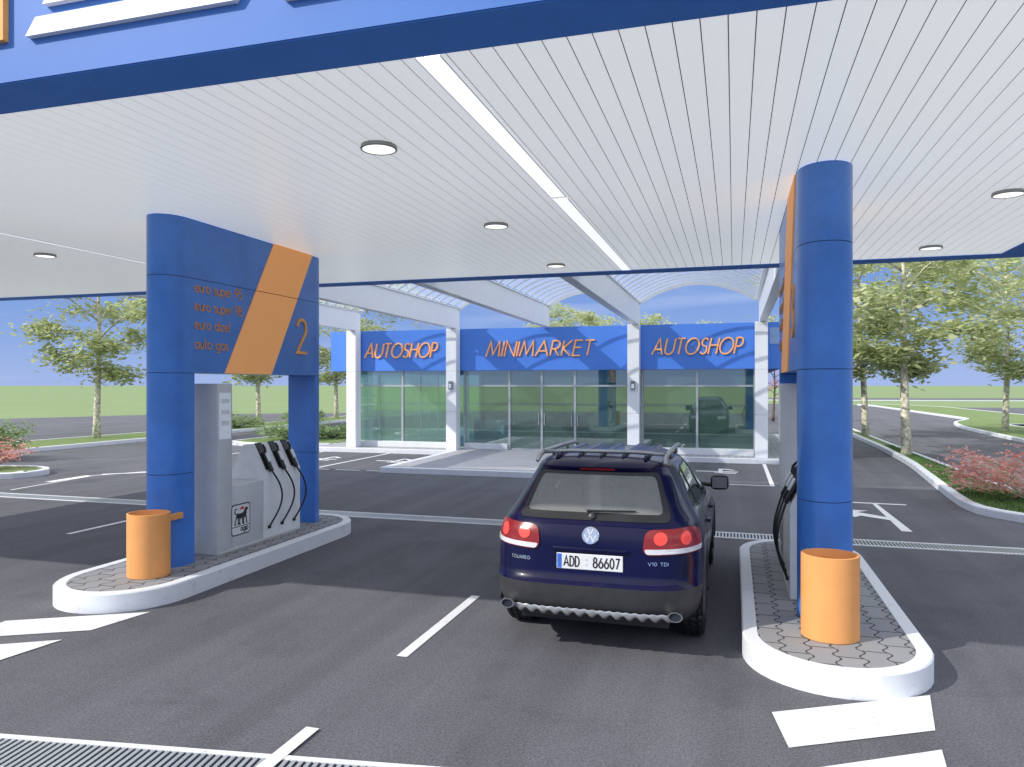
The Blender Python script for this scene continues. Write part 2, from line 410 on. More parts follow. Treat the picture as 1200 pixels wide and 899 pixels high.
def face_mtx(origin, xdir, ydir):
    xd = Vector(xdir).normalized(); yd = Vector(ydir).normalized(); zd = xd.cross(yd)
    m4 = Matrix((xd, yd, zd)).transposed().to_4x4(); m4.translation = Vector(origin); return m4

# ================================================================== CAMERA
YAW = math.atan(260 / 870)
cam = bpy.data.cameras.new('camera'); co = bpy.data.objects.new('camera', cam); COL.objects.link(co)
co.location = (0, 0, 2.35); co.rotation_euler = (R(90), 0, YAW)
cam.sensor_width = 36; cam.lens = 36 * 870 / 1200; cam.clip_end = 6000; cam.clip_start = .05
cam.shift_y = 2 / 1200
scene.camera = co

# ================================================================== LIGHT
sd = Vector((1.12, .9, -1)).normalized()
sun = bpy.data.lights.new('sun', 'SUN'); so = bpy.data.objects.new('sun', sun); COL.objects.link(so)
sun.energy = 3.8; sun.angle = R(.6); sun.color = (1, .955, .88)
so.rotation_euler = sd.to_track_quat('-Z', 'Y').to_euler(); so.location = (-20, -15, 30)
w = bpy.data.worlds.new('World'); scene.world = w; w.use_nodes = True
n = w.node_tree; bg = n.nodes['Background']; bg.inputs[1].default_value = .15
sky = n.nodes.new('ShaderNodeTexSky'); sky.sky_type = 'NISHITA'; sky.sun_disc = False
sky.sun_elevation = math.asin(-sd.z); sky.sun_rotation = math.atan2(-sd.x, -sd.y); sky.air_density = 1.0; sky.dust_density = .5; sky.ozone_density = 2.5
tc = n.nodes.new('ShaderNodeTexCoord'); sx = n.nodes.new('ShaderNodeSeparateXYZ'); n.links.new(tc.outputs['Generated'], sx.inputs[0])
# hazy blue band at the horizon, clearer blue above it, brightened out of view overhead as added fill
gr = n.nodes.new('ShaderNodeValToRGB'); S_ = 1 / .15
stops = [(0.0, (.34, .47, .85)), (.05, (.24, .38, .79)), (.15, (.15, .28, .70)), (.21, (.50, .62, .95)), (.30, (1.15, 1.22, 1.38)), (1.0, (1.55, 1.6, 1.7))]
els = gr.color_ramp.elements
els[0].position = 0; els[1].position = 1
for p_, c_ in stops[1:-1]: els.new(p_)
for e_, (p_, c_) in zip(els, stops): e_.position = p_; e_.color = (c_[0], c_[1], c_[2], 1)
n.links.new(sx.outputs[2], gr.inputs[0])
gs_ = n.nodes.new('ShaderNodeMixRGB'); gs_.blend_type = 'MULTIPLY'; gs_.inputs[0].default_value = 1; gs_.inputs[2].default_value = (S_, S_, S_, 1); n.links.new(gr.outputs[0], gs_.inputs[1])
mx0 = n.nodes.new('ShaderNodeMixRGB'); mx0.inputs[0].default_value = .90; n.links.new(sky.outputs[0], mx0.inputs[1]); n.links.new(gs_.outputs[0], mx0.inputs[2])
mp = n.nodes.new('ShaderNodeMapping'); mp.inputs['Scale'].default_value = (1, 1, 7)
n.links.new(tc.outputs['Generated'], mp.inputs[0])
no = n.nodes.new('ShaderNodeTexNoise'); no.inputs['Scale'].default_value = 2.2; no.inputs['Detail'].default_value = 7; no.inputs['Distortion'].default_value = .8
n.links.new(mp.outputs[0], no.inputs['Vector'])
cr = n.nodes.new('ShaderNodeValToRGB'); cr.color_ramp.elements[0].position = .53; cr.color_ramp.elements[1].position = .84
cr.color_ramp.elements[0].color = (0, 0, 0, 1); cr.color_ramp.elements[1].color = (.8, .8, .8, 1)
n.links.new(no.outputs['Fac'], cr.inputs[0])
mxc = n.nodes.new('ShaderNodeMixRGB'); mxc.inputs[2].default_value = (.55 * S_, .66 * S_, .92 * S_, 1)
n.links.new(cr.outputs[0], mxc.inputs[0]); n.links.new(mx0.outputs[0], mxc.inputs[1])
n.links.new(mxc.outputs[0], bg.inputs[0])
scene.view_settings.view_transform = 'Standard'; scene.view_settings.look = 'None'; scene.view_settings.exposure = 0
scene.cycles.max_bounces = 8; scene.cycles.transparent_max_bounces = 16

# ================================================================== GROUND
bm = NB()
g = 40
vv = {}
rng = [-3000, -1200, -500, -200, -90, 90, 200, 500, 1200, 3000]
for i, x in enumerate(rng):
    for j, y in enumerate(rng): vv[i, j] = bm.verts.new((x, y + 20, -.004))
for i in range(len(rng) - 1):
    for j in range(len(rng) - 1): bm.faces.new((vv[i, j], vv[i + 1, j], vv[i + 1, j + 1], vv[i, j + 1]))
struct('ground', bm, 'field_grass')
asph = [(-110, -16), (40, -16), (40, 16), (24, 40), (26, 62), (29, 89), (22, 88), (14, 96), (3, 100), (-14, 66), (-32, 56), (-44.4, 48.6), (-49, 39.4), (-110, 10)]
bm = NB(); sheet(bm, asph, .002); bmesh.ops.triangulate(bm, faces=bm.faces)
struct('road', bm, 'asphalt')
bm = NB(); sheet(bm, [(-20, 124), (30, 133), (120, 150), (120, 172), (30, 150), (-20, 138)], .002)
struct('road', bm, 'asphalt')
bm = NB(); sheet(bm, [(-200, -45), (200, -45), (200, -36), (-200, -36)], .002)
struct('road', bm, 'asphalt')
bm = NB(); prism(bm, [(-20, 119), (30, 124), (120, 139), (120, 139.5), (30, 124.5), (-20, 119.5)], 0, .12)
tag(obj('road_kerb', bm, 'kerb_white'), 'long white kerb in front of the distant road on the right', 'kerb')

# markings
def mark(polys, name, label, z=.008):
    bm = NB()
    for k, p in enumerate(polys): sheet(bm, p, z + (k % 4) * .0015)
    bmesh.ops.triangulate(bm, faces=bm.faces)
    o = obj(name, bm, 'road_paint'); o['kind'] = 'structure'
    return o
for y0 in (2.53, 5.87, 9.2): mark([[(-2.80, y0), (-2.70, y0), (-2.70, y0 + 1.93), (-2.80, y0 + 1.93)]], 'lane_dash', '', z=.017 if y0 < 3 else .008)
mark([[(-10.1, 9.2), (-10.0, 9.2), (-10.0, 11.13), (-10.1, 11.13)]], 'lane_dash', '')
for dx in (0, -7.2):
    mark([[(.26 + dx, 5.63), (.34 + dx, 5.11), (1.31 + dx, 5.65), (1.42 + dx, 6.28)],
          [(.44 + dx, 4.86), (.52 + dx, 4.33), (1.20 + dx, 4.72), (1.28 + dx, 5.36)]], 'hatched_marking', '')
def line(x0, y0, x1, y1, wd=.1):
    d = Vector((x1 - x0, y1 - y0)).normalized(); q = Vector((-d.y, d.x)) * wd / 2
    return [(x0 + q.x, y0 + q.y), (x0 - q.x, y0 - q.y), (x1 - q.x, y1 - q.y), (x1 + q.x, y1 + q.y)]
# parking stalls left of the walkway and right of it
L = []
for x in (-11.35, -13.9, -16.4): L.append(line(x, 18.3, x, 23.25))
x = -16.3
while x < -9.6:
    L.append(line(x, 18.35, min(x + .75, -9.25), 18.35)); x += .95
mark(L, 'parking_marking', '')
L = [line(.86, 18.2, .86, 23.25), line(-3.0, 18.25, -.2, 18.25), line(-.1, 18.25, .8, 18.25), line(-1.9, 18.4, -1.9, 23.2)]
mark(L, 'parking_marking', '')
for cx in (-10.1, -12.6, -15.1, -.45):   # small painted bay emblems
    mark([line(cx - .55, 20.9, cx + .55, 20.9, .16), line(cx - .05, 20.6, cx + .5, 20.55, .14), line(cx + .45, 21.3, cx + .1, 21.6, .14), line(cx + .1, 20.6, cx + .1, 21.6, .12)], 'bay_symbol', '')
# turning arrows
def arrow(ox, oy, rz, s=1.0):
    m2 = Matrix.Rotation(rz, 2)
    def T(p): v = m2 @ Vector((p[0] * s, p[1] * s)); return (v.x + ox, v.y + oy)
    ps = [[(-.10, 0), (.06, 0), (.02, 2.9), (-.06, 2.9)], [(-.9, 2.92), (.55, 2.86), (.55, 2.98), (-.9, 3.04)],
          [(-.02, .95), (-.02, 1.25), (-.5, 1.75), (-.5, 1.35)], [(-.95, 2.05), (-.28, 1.95), (-.5, 1.75), (-.5, 1.35), (-.62, 1.15)]]
    mark([[T(p) for p in q] for q in ps], 'turn_arrow', '')
arrow(2.68, 13.2, 0)
mark([line(-15.5, 12.7, -15.9, 15.3, .07), line(-15.9, 14.0, -16.0, 15.3, .22), line(-15.9, 15.6, -14.7, 16.6, .16), line(-15.9, 15.3, -15.2, 16.5, .1)], 'turn_arrow', '')

# grates
def drain(y0, y1, x0, x1, label, rz=0):
    t = thing('drain_channel', label, 'drain', ((x0 + x1) / 2, (y0 + y1) / 2, 0))
    cx, cy = t.location.x, t.location.y; t.rotation_euler = (0, 0, rz)
    bm = NB()
    box(bm, x0 - cx, x1 - cx, y0 - cy, y0 - cy + .045, .002, .014); box(bm, x0 - cx, x1 - cx, y1 - cy - .045, y1 - cy, .002, .014)
    obj('frame', bm, 'road_paint', t)
    bm = NB(); sheet(bm, [(x0 - cx, y0 - cy + .045), (x1 - cx, y0 - cy + .045), (x1 - cx, y1 - cy - .045), (x0 - cx, y1 - cy - .045)], .0035)
    obj('channel', bm, 'dark_seam', t)
    bm = NB(); x = x0 + .02
    while x < x1 - .03:
        box(bm, x - cx, x - cx + .026, y0 - cy + .045, y1 - cy - .045, .0045, .011); x += .05
    obj('grate', bm, 'aluminium', t)
drain(3.465, 3.895, -8.17, .23, 'long steel drain grate with white edges crossing the near foreground', R(8.4))
drain(11.85, 12.30, -17.4, 5.2, 'long steel drain grate with white edges behind the pump islands')

# grass islands with kerbs
def smooth_poly(pts, it=2):
    for _ in range(it):
        q = []
        for i in range(len(pts)):
            a, b2 = Vector(pts[i]), Vector(pts[(i + 1) % len(pts)])
            if (a - b2).length < .5: q += [tuple(a), tuple(b2)]; continue
            k = min(.25, .9 / (a - b2).length)
            q.append(tuple(a.lerp(b2, k))); q.append(tuple(a.lerp(b2, 1 - k)))
        # drop doubles
        out = []
        for p in q:
            if not out or (Vector(p) - Vector(out[-1])).length > .02: out.append(p)
        pts = out
    return pts
def verge(pts, label, klabel, it=2, kw=.16, kh=.15):
    pts = smooth_poly(pts, it)
    t = thing('planted_verge', label, 'verge', (pts[0][0], pts[0][1], 0))
    o = Vector(pts[0]); P = [(p[0] - o.x, p[1] - o.y) for p in pts]
    bm = NB(); inn = kerb_ring(bm, P, kw, .003, kh); obj('kerb', bm, 'kerb_white', t)
    bm = NB(); sheet(bm, inn, kh - .02); bmesh.ops.triangulate(bm, faces=bm.faces); obj('lawn', bm, 'verge_grass', t)
    return t
V_R = [(4.15, 15.6), (4.25, 17.3), (4.55, 20.5), (4.88, 24), (5.1, 30), (5.15, 37), (5.2, 60), (6.0, 60), (5.85, 42), (5.75, 29), (5.72, 23), (5.7, 17.6), (7.6, 15.4), (7.6, 13.6), (5.2, 14.2), (4.5, 14.8)]
verge(V_R, 'narrow curving grass strip with white kerb right of the forecourt', '')
verge([(13.4, 95), (14.7, 91), (15, 56), (12.6, 50.5), (11.7, 45), (11.3, 35), (11.3, 22), (13, 19), (15, 22), (15.2, 40), (14.7, 48.5), (16.5, 49), (21, 50), (21, 64.7), (20.8, 86.7), (16, 97)],
      'wide grass traffic island with white kerb far right', '')
verge([(-23.4, 8), (-23.6, 19.8), (-23.5, 26), (-23.75, 40), (-24, 58), (-27, 58), (-26.6, 29), (-27, 22), (-27, 8)], 'long straight grass strip with white kerb along left road', '')
verge([(-17.1, 14.7), (-17.4, 14.1), (-19, 13.3), (-23, 11.8), (-24.5, 12.5), (-23, 14.5), (-18.5, 15.9), (-17.4, 15.5)], 'rounded end of small grass island at left frame edge', '')
verge([(-19.3, 25.2), (-18.7, 24.6), (-16, 23.95), (-14.4, 23.9), (-14.4, 34), (-17, 34), (-19.2, 29)], 'rounded grass island with white kerb left of the shop', '')

# near grass blades on the right strip
def inside(p, poly):
    c = False; n = len(poly)
    for i in range(n):
        a, b2 = poly[i], poly[i - 1]
        if (a[1] > p[1]) != (b2[1] > p[1]) and p[0] < (b2[0] - a[0]) * (p[1] - a[1]) / (b2[1] - a[1]) + a[0]: c = not c
    return c
def blades(poly, num, name, label, ymax):
    rnd = random.Random(3); bm = NB(); k = 0
    inn = offset_poly(poly, .2)
    xs = [p[0] for p in poly]; ys = [p[1] for p in poly]
    while k < num:
        p = (rnd.uniform(min(xs), max(xs)), rnd.uniform(min(ys), min(max(ys), ymax)))
        k += 1
        if not inside(p, inn): continue
        a = rnd.uniform(0, 2 * PI); h = rnd.uniform(.03, .075); wd = .008; l = Vector((rnd.uniform(-.03, .03), rnd.uniform(-.03, .03), h))
        q = Vector((math.cos(a) * wd, math.sin(a) * wd, 0)); o = Vector((p[0], p[1], .128))
        bm.faces.new([bm.verts.new(o - q), bm.verts.new(o + q), bm.verts.new(o + l)])
    tag(obj(name, bm, 'grass_blade'), label, 'grass', kind='stuff')
blades(V_R, 60000, 'grass', 'short grass blades growing on right kerbed strip', 30)

# ================================================================== ISLANDS
def stadium(hx, y0, y1, n=16, ry=None):
    ry = ry or hx; P = []
    for i in range(n + 1):
        a = PI + PI * i / n; P.append((hx * math.cos(a), y0 + ry + ry * math.sin(a)))
    for i in range(n + 1):
        a = PI * i / n; P.append((hx * math.cos(a), y1 - ry + ry * math.sin(a)))
    return P
IZ = .20
ISL = ((-6.52, 'white kerbed pump island with dark paving under pylon 2'), (.81, 'white kerbed pump island with grey paving under pylon 3'))
for k, (cx, lab) in enumerate(ISL):
    t = thing('pump_island', lab, 'pump island', (cx, 8.5, 0), group='kerbed pump islands under the canopy')
    P = stadium(.74, 6.03 - 8.5, 11.05 - 8.5, 20, ry=.78)
    bm = NB(); inn = kerb_ring(bm, P, .125, .003, IZ, .012); obj('kerb', bm, 'island_kerb', t, smooth=True, auto=35)
    bm = NB(); sheet(bm, inn, IZ - .004); obj('paving', bm, 'block_paving', t)

# ================================================================== PYLONS
def pylon(cx, num, rz, label):
    t = thing('pump_pylon', label, 'pylon', (cx, 8.8 if rz == 0 else 8.94, IZ - .004), rz, 'blue pylons on the pump islands')
    Z0 = IZ - .004
    hx = .24
    full = stadium(hx, -1.68, 1.77, 12, ry=.30)
    front = [p for p in stadium(hx, -1.68, 5, 12, ry=.30) if p[1] < 0]; front = [( -hx, -1.26)] + front + [(hx, -1.26)]
    back = [p for p in stadium(hx, -5, 1.77, 12, ry=.30) if p[1] > 0]; back = [(hx, 1.45)] + back + [(-hx, 1.45)]
    def shr(P, d=.006): return offset_poly(P, d)
    for nm, P, zs in (('front_leg', front, (IZ - .004, 1.30, 2.50)), ('back_leg', back, (IZ - .004, 1.30, 2.50))):
        bm = NB()
        for a, c in zip(zs, zs[1:]): prism(bm, P, a - Z0, c - .007 - Z0)
        obj(nm, bm, 'blue_pylon', t, smooth=True, auto=35)
    bm = NB()
    for a, c in ((2.50, 3.65), (3.65, 4.368)): prism(bm, full, a - Z0, c - .007 - Z0)
    obj('header', bm, 'blue_pylon', t, smooth=True, auto=35)
    bm = NB(); prism(bm, shr(front), .02, 2.50 - Z0); prism(bm, shr(back), .02, 2.50 - Z0); prism(bm, shr(full), 2.503 - Z0, 4.36 - Z0)
    obj('joint', bm, 'dark_seam', t)
    for s in (1, -1):
        def sp(y0, z): return (s * y0, z - Z0)
        bm = NB()
        def yz(y, z, d): return Vector((s * d, s * (y - 8.8), z - Z0))
        ya = lambda z: 8.09 + (z - 2.5) * .572
        for z0, z1 in ((2.502, 3.641), (3.651, 4.366)):
            co_ = [(ya(z0), z0), (ya(z0) + 1.0, z0), (ya(z1) + 1.0, z1), (ya(z1), z1)]
            A = [bm.verts.new(yz(y, z, hx - .002)) for y, z in co_]; B = [bm.verts.new(yz(y, z, hx + .014)) for y, z in co_]
            bm.faces.new(A); bm.faces.new(B)
            for i in range(4): bm.faces.new((A[i], A[(i + 1) % 4], B[(i + 1) % 4], B[i]))
        obj('stripe', bm, 'orange_glow', t)
        for txt, zb, wd in (('euro super 95', 3.49, .90), ('euro super 98', 3.265, .90), ('euro dizel', 3.04, .64), ('auto gas', 2.80, .62)):
            mm = face_mtx((s * (hx - .001), s * (7.54 - 8.8), zb - Z0), (0, s, 0), (0, 0, 1))
            letters(txt, 'orange_dim', t, h=.125, th=.0145, depth=.008, width=wd, mtx=mm, gap=.16)
        bm = NB()
        mm = face_mtx((s * (hx - .001), s * (9.74 - 8.8), 2.84 - Z0), (0, s, 0), (0, 0, 1))
        text_bm(bm, num, .50, .042, .02, width=.24, mtx=mm)
        obj('number', bm, 'orange', t)
    return t
pylon(-6.52, '2', 0, 'blue and orange pylon numbered 2 straddling the left fuel pump')
pylon(.81, '3', PI, 'tall blue rounded pylon numbered 3 behind the near orange bin')

# ================================================================== FUEL PUMPS
def pump(cx, rz, label):
    t = thing('fuel_pump', label, 'fuel pump', (cx, 8.8 if rz == 0 else 8.94, IZ - .004), rz, 'grey fuel pumps between the pylon legs')
    H = .27; o8 = 8.8; Z = -(IZ - .004)
    def bx(name, y0, y1, z0, z1, h, m, bev=.008):
        bm = NB(); box(bm, -h, h, y0 - o8, y1 - o8, z0 + Z, z1 + Z, bev); return obj(name, bm, m, t, smooth=True, auto=40)
    bx('tall_cabinet', 7.92, 8.21, IZ - .004, 2.37, H, 'cabinet_grey')
    bx('low_cabinet', 8.213, 8.88, IZ - .004, 1.035, H - .003, 'cabinet_grey')
    bm = NB()
    prof = [(-H, 0), (H, 0), (H, .93), (.075, 1.32), (-.075, 1.32), (-H, .93)]
    A = [bm.verts.new((x, 8.883 - o8, z)) for x, z in prof]; B = [bm.verts.new((x, 9.79 - o8, z)) for x, z in prof]
    bm.faces.new(A); bm.faces.new(B[::-1])
    for i in range(6): bm.faces.new((A[i], A[(i + 1) % 6], B[(i + 1) % 6], B[i]))
    bmesh.ops.bevel(bm, geom=bm.edges[:], offset=.008, segments=2, affect='EDGES')
    obj('hose_cabinet', bm, 'cabinet_light', t, smooth=True, auto=40)
    bx('plinth', 7.93, 9.78, IZ - .004, .225, H + .004, 'cabinet_grey', .004)
    for s in (1, -1):
        bm = NB(); box(bm, s * H - .001, s * H + .006, 7.955 - o8, 8.175 - o8, 1.66 + Z, 2.25 + Z)
        f = obj('display', bm, 'screen_grey', t)
        bm = NB()
        for k, zz in enumerate((2.12, 1.98, 1.84)): box(bm, s * H + .0065 * s - .001, s * H + .0065 * s + .001, 7.985 - o8, 8.145 - o8, zz + Z, zz + .055 + Z)
        obj('readout', bm, 'cabinet_light', f)
        if s < 0: continue
        # slope direction
        sl = Vector((-(H - .075) * s, 0, .39)); L = sl.length; u = sl.normalized()
        nrm = Vector((u.z * s, 0, -u.x * s)).normalized()
        for yc in (9.03, 9.335, 9.64):
            base = Vector((s * H, yc - o8, .93))
            def fm(a, b2, c):  # a along Y, b along slope, c out
                return base + Vector((0, a, 0)) + u * b2 + nrm * c
            mt = Matrix.Identity(4)
            for i, vv_ in enumerate((Vector((0, 1, 0)), u, nrm)):
                mt[0][i], mt[1][i], mt[2][i] = vv_
            mt.translation = base
            bm = NB(); box(bm, -.07, .07, .04, L + .02, -.01, .012, .006, mt)
            ho = obj('nozzle_holster', bm, 'black_plastic', t)
            bm = NB()
            box(bm, -.038, .038, .0, .30, .014, .055, .014, mt)
            tube(bm, [fm(0, .24, .04), fm(0, .34, .075), fm(.01, .40, .06)], [.02, .017, .013], 8)
            obj('nozzle', bm, 'black_rubber', t, smooth=True, auto=50)
            bm = NB(); box(bm, -.03, .034, .13, .27, .056, .085, .012, mt)
            obj('nozzle_cover', bm, 'cabinet_light', t, smooth=True, auto=50)
            # hose hanging in an outward bow
            st = fm(0, .01, .035); en = Vector((s * (H + .012), yc - o8 - .035, .17)); P = []
            for i in range(19):
                q = i / 18; bow = math.sin(PI * q)
                P.append(Vector((st.x * (1 - q) + en.x * q + s * .10 * bow, st.y * (1 - q) + en.y * q + .13 * bow * (1.25 - q * .5), st.z * (1 - q) + en.z * q)))
            bm = NB(); tube(bm, P, .013, 8); obj('hose', bm, 'black_rubber', t, smooth=True)
            bm = NB(); tube(bm, [Vector((s * (H - .01), en.y, .17)), Vector((s * (H + .03), en.y, .17))], .022, 10); obj('hose_socket', bm, 'black_rubber', t, smooth=True, auto=50)
        # sticker: rounded plate, six-legged hound and flame, word below
        mm = face_mtx((s * (H - .0035), s * (8.385 - o8) if s > 0 else (8.385 - o8), .58 + Z), (0, s, 0), (0, 0, 1))
        def rr(w2, h2, r, n_=5):
            P = []
            for sx, sy, a0 in ((1, -1, -90), (1, 1, 0), (-1, 1, 90), (-1, -1, 180)):
                for i in range(n_ + 1):
                    a = R(a0 + 90 * i / n_); P.append((sx * (w2 - r) + r * math.cos(a), sy * (h2 - r) + r * math.sin(a)))
            return P
        bm = NB(); prism(bm, rr(.195, .205, .045), 0, .004, mm); pl = obj('sticker', bm, 'black_plastic', t)
        bm = NB(); prism(bm, rr(.18, .19, .038), .004, .006, mm); obj('sticker_face', bm, 'plate_white', pl)
        bm = NB()
        box(bm, -.18, .18, -.095, -.085, .006, .0075, 0, mm)
        prism(bm, [(-.11, .03), (-.08, .085), (-.02, .075), (.04, .08), (.075, .115), (.10, .15), (.135, .14), (.15, .115), (.115, .10), (.115, .06), (.09, .02), (.02, .01), (-.05, .015)], .006, .008, mm)
        for lx, dx in ((-.105, -.03), (-.07, .0), (-.03, -.012), (.01, .012), (.05, -.01), (.085, .02)):
            prism(bm, [(lx, .035), (lx + .028, .035), (lx + .018 + dx, -.03), (lx + .03 + dx, -.07), (lx + dx, -.07), (lx + .002 + dx, -.03)], .006, .0078, mm)
        tube(bm, [mm @ Vector(p) for p in ((-.10, .07, .007), (-.135, .105, .007), (-.12, .145, .007), (-.09, .14, .007))], .008, 6)
        obj('hound_emblem', bm, 'black_plastic', pl)
        bm = NB(); prism(bm, [(.075, .145), (.03, .165), (-.03, .15), (-.005, .145), (-.04, .125), (.01, .13), (.06, .125)], .006, .008, mm); obj('flame', bm, 'red_flame', pl)
        bm = NB(); text_bm(bm, 'agip', .07, .012, .002, width=.15, mtx=mm @ Matrix.Translation((-.005, -.155, .006))); obj('wordmark', bm, 'black_plastic', pl)
    return t
pump(-6.52, 0, 'grey fuel pump with three black hoses inside pylon 2')
pump(.81, PI, 'grey fuel pump half hidden behind right round blue pylon leg')

# ================================================================== BINS
def bin_(x, y, label, bar):
    t = thing('waste_bin', label, 'bin', (x, y, IZ - .004), 0, 'orange bins at the island ends')
    h = .71
    bm = NB()
    lathe(bm, [(.225, 0), (.235, .006), (.235, h - .003), (.231, h), (.218, h), (.216, h - .004), (.216, .05), (.0, .05)], 40, sy=.92)
    obj('shell', bm, 'orange_bin', t, smooth=True, auto=40)
    bm = NB(); box(bm, *bar, h - .13, h - .06, .004); obj('bracket', bm, 'orange_bin', t)
bin_(-6.36, 6.89, 'orange cylindrical bin at left island end beside pylon 2', (.05, .105, .15, .43))
bin_(.79, 6.885, 'orange open topped bin in front of right round pylon', (-.03, .03, .19, .25))

# ================================================================== MAIN CANOPY
CX0, CX1, CY0, CY1, CZ = -17.4, 4.35, 3.77, 13.47, 4.37
t = thing('forecourt_canopy', 'huge flat blue canopy with white planked underside over pumps', 'canopy', ((CX0 + CX1) / 2, (CY0 + CY1) / 2, 4.37))
ox, oy, oz = t.location
def cbox(bm, x0, x1, y0, y1, z0, z1, bev=0): return box(bm, x0 - ox, x1 - ox, y0 - oy, y1 - oy, z0 - oz, z1 - oz, bev)
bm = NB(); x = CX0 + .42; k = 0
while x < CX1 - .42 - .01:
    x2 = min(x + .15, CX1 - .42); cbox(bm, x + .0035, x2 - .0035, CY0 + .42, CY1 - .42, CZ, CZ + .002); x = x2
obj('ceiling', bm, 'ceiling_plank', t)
bm = NB(); cbox(bm, CX0 + .4, CX1 - .4, CY0 + .4, CY1 - .4, CZ + .012, CZ + .06); obj('ceiling_backing', bm, 'ceiling_gap', t)
bm = NB()
for a in ((CX0 + .01, CX1 - .01, CY0 + .01, CY0 + .42), (CX0 + .01, CX1 - .01, CY1 - .42, CY1 - .01), (CX0 + .01, CX0 + .418, CY0 + .422, CY1 - .422), (CX1 - .418, CX1 - .01, CY0 + .422, CY1 - .422)):
    cbox(bm, *a, CZ - .012, CZ + .022)
obj('soffit_band', bm, 'blue_soffit', t)
bm = NB(); ZT = CZ + 1.35
for a in ((CX0, CX1, CY0, CY0 + .05), (CX0, CX1, CY1 - .05, CY1), (CX0, CX0 + .05, CY0 + .052, CY1 - .052), (CX1 - .05, CX1, CY0 + .052, CY1 - .052)):
    cbox(bm, *a, CZ - .004, ZT)
obj('fascia', bm, 'blue_fascia', t)
bm = NB(); cbox(bm, CX0 + .06, CX1 - .06, CY0 + .06, CY1 - .06, CZ + .9, CZ + 1.0); obj('roof', bm, 'roof_top', t)
# raised fascia lettering strokes
def fstroke(pts, m, d=.04):
    bm = NB()
    A = [bm.verts.new((x - ox, CY0 - d - oy, z - oz)) for x, z in pts]; B = [bm.verts.new((x - ox, CY0 - oy, z - oz)) for x, z in pts]
    bm.faces.new(A[::-1]); bm.faces.new(B); n = len(pts)
    for i in range(n): bm.faces.new((A[i], A[(i + 1) % n], B[(i + 1) % n], B[i]))
    return obj('raised_letter', bm, m, t)
fstroke([(-5.6, 4.63), (-4.62, 4.63), (-4.62, 5.5), (-5.6, 5.5)], 'orange')
def lower(dx): # stacked slanted strokes of the giant italic letter
    for z in (4.625, 4.815, 5.005): 
        k = (z - 4.625) * .75
        fstroke([(-4.43 + k + dx, z), (-2.83 + k + dx, z), (-2.74 + k + dx, z + .115), (-4.345 + k + dx, z + .115)], 'letter_white')
lower(0)
fstroke([(-2.50, 4.585), (.6, 4.585), (.69, 4.70), (-2.41, 4.70)], 'letter_white')
fstroke([(-2.37, 4.78), (-2.15, 4.78), (-1.75, 5.45), (-1.97, 5.45)], 'letter_white')
# downlights, then painted glow streaks
def downlight(x, y, label):
    tt = thing('ceiling_light', label, 'ceiling light', (x, y, CZ), 0, 'round downlights in the canopy ceiling')
    bm = NB(); lathe(bm, [(.150, -.0), (.155, -.03), (.150, -.036), (.139, -.036), (.139, -.0)], 32); obj('rim', bm, 'lamp_rim', tt, smooth=True, auto=40)
    bm = NB(); lathe(bm, [(.138, -.0), (.138, -.030), (.08, -.037), (.0, -.039)], 32); obj('glow_face', bm, 'lamp_glow', tt, smooth=True, auto=60)
for a in ((-2.87, 5.68, 'round white downlight nearest the front fascia, left of centre'), (-2.86, 8.87, 'round downlight in ceiling midway over the car lane'),
          (-2.85, 12.11, 'small round downlight near back canopy edge over the car'), (-10.18, 8.91, 'round downlight over far left lane beside pylon 2'),
          (2.75, 8.92, 'round downlight at right frame edge beyond the right pylon'), (2.75, 12.11, 'round downlight near back canopy edge right of right pylon')):
    downlight(*a)
def strip(x, y0, y1, m, label, wd=.155):  # glowing bands stand in for glossy reflections along the planks, not real fittings
    tt = thing('glow_streak', label, 'glow streak', (x, (y0 + y1) / 2, CZ), 0, 'long painted glow streaks on the canopy ceiling')
    h = (y1 - y0) / 2
    bm = NB(); box(bm, -wd / 2, wd / 2, -h, h, -.006, -.001); obj('glow_face', bm, m, tt)
    bm = NB(); box(bm, -wd / 2 - .008, -wd / 2 - .001, -h, h, -.010, -.001); box(bm, wd / 2 + .001, wd / 2 + .008, -h, h, -.010, -.001); obj('frame', bm, 'white_steel', tt)
strip(-1.80, 4.22, 7.75, 'streak_glow', 'near half of bright painted glow streak along ceiling centre')
strip(-1.80, 7.85, 13.03, 'streak_glow', 'far half of bright painted glow streak running to back canopy edge')
strip(-9.30, 4.3, 13.0, 'streak_dim', 'dim painted glow streak on ceiling over left lanes', .1)

# ================================================================== SHOP
t = thing('shop_building', 'low glazed shop with blue fascia reading AUTOSHOP MINIMARKET AUTOSHOP', 'shop', (-6.1, 24.2, 0))
SX, SY = -6.1, 24.2
def sbox(bm, x0, x1, y0, y1, z0, z1, bev=0): return box(bm, x0 - SX, x1 - SX, y0 - SY, y1 - SY, z0, z1, bev)
PZ = .15
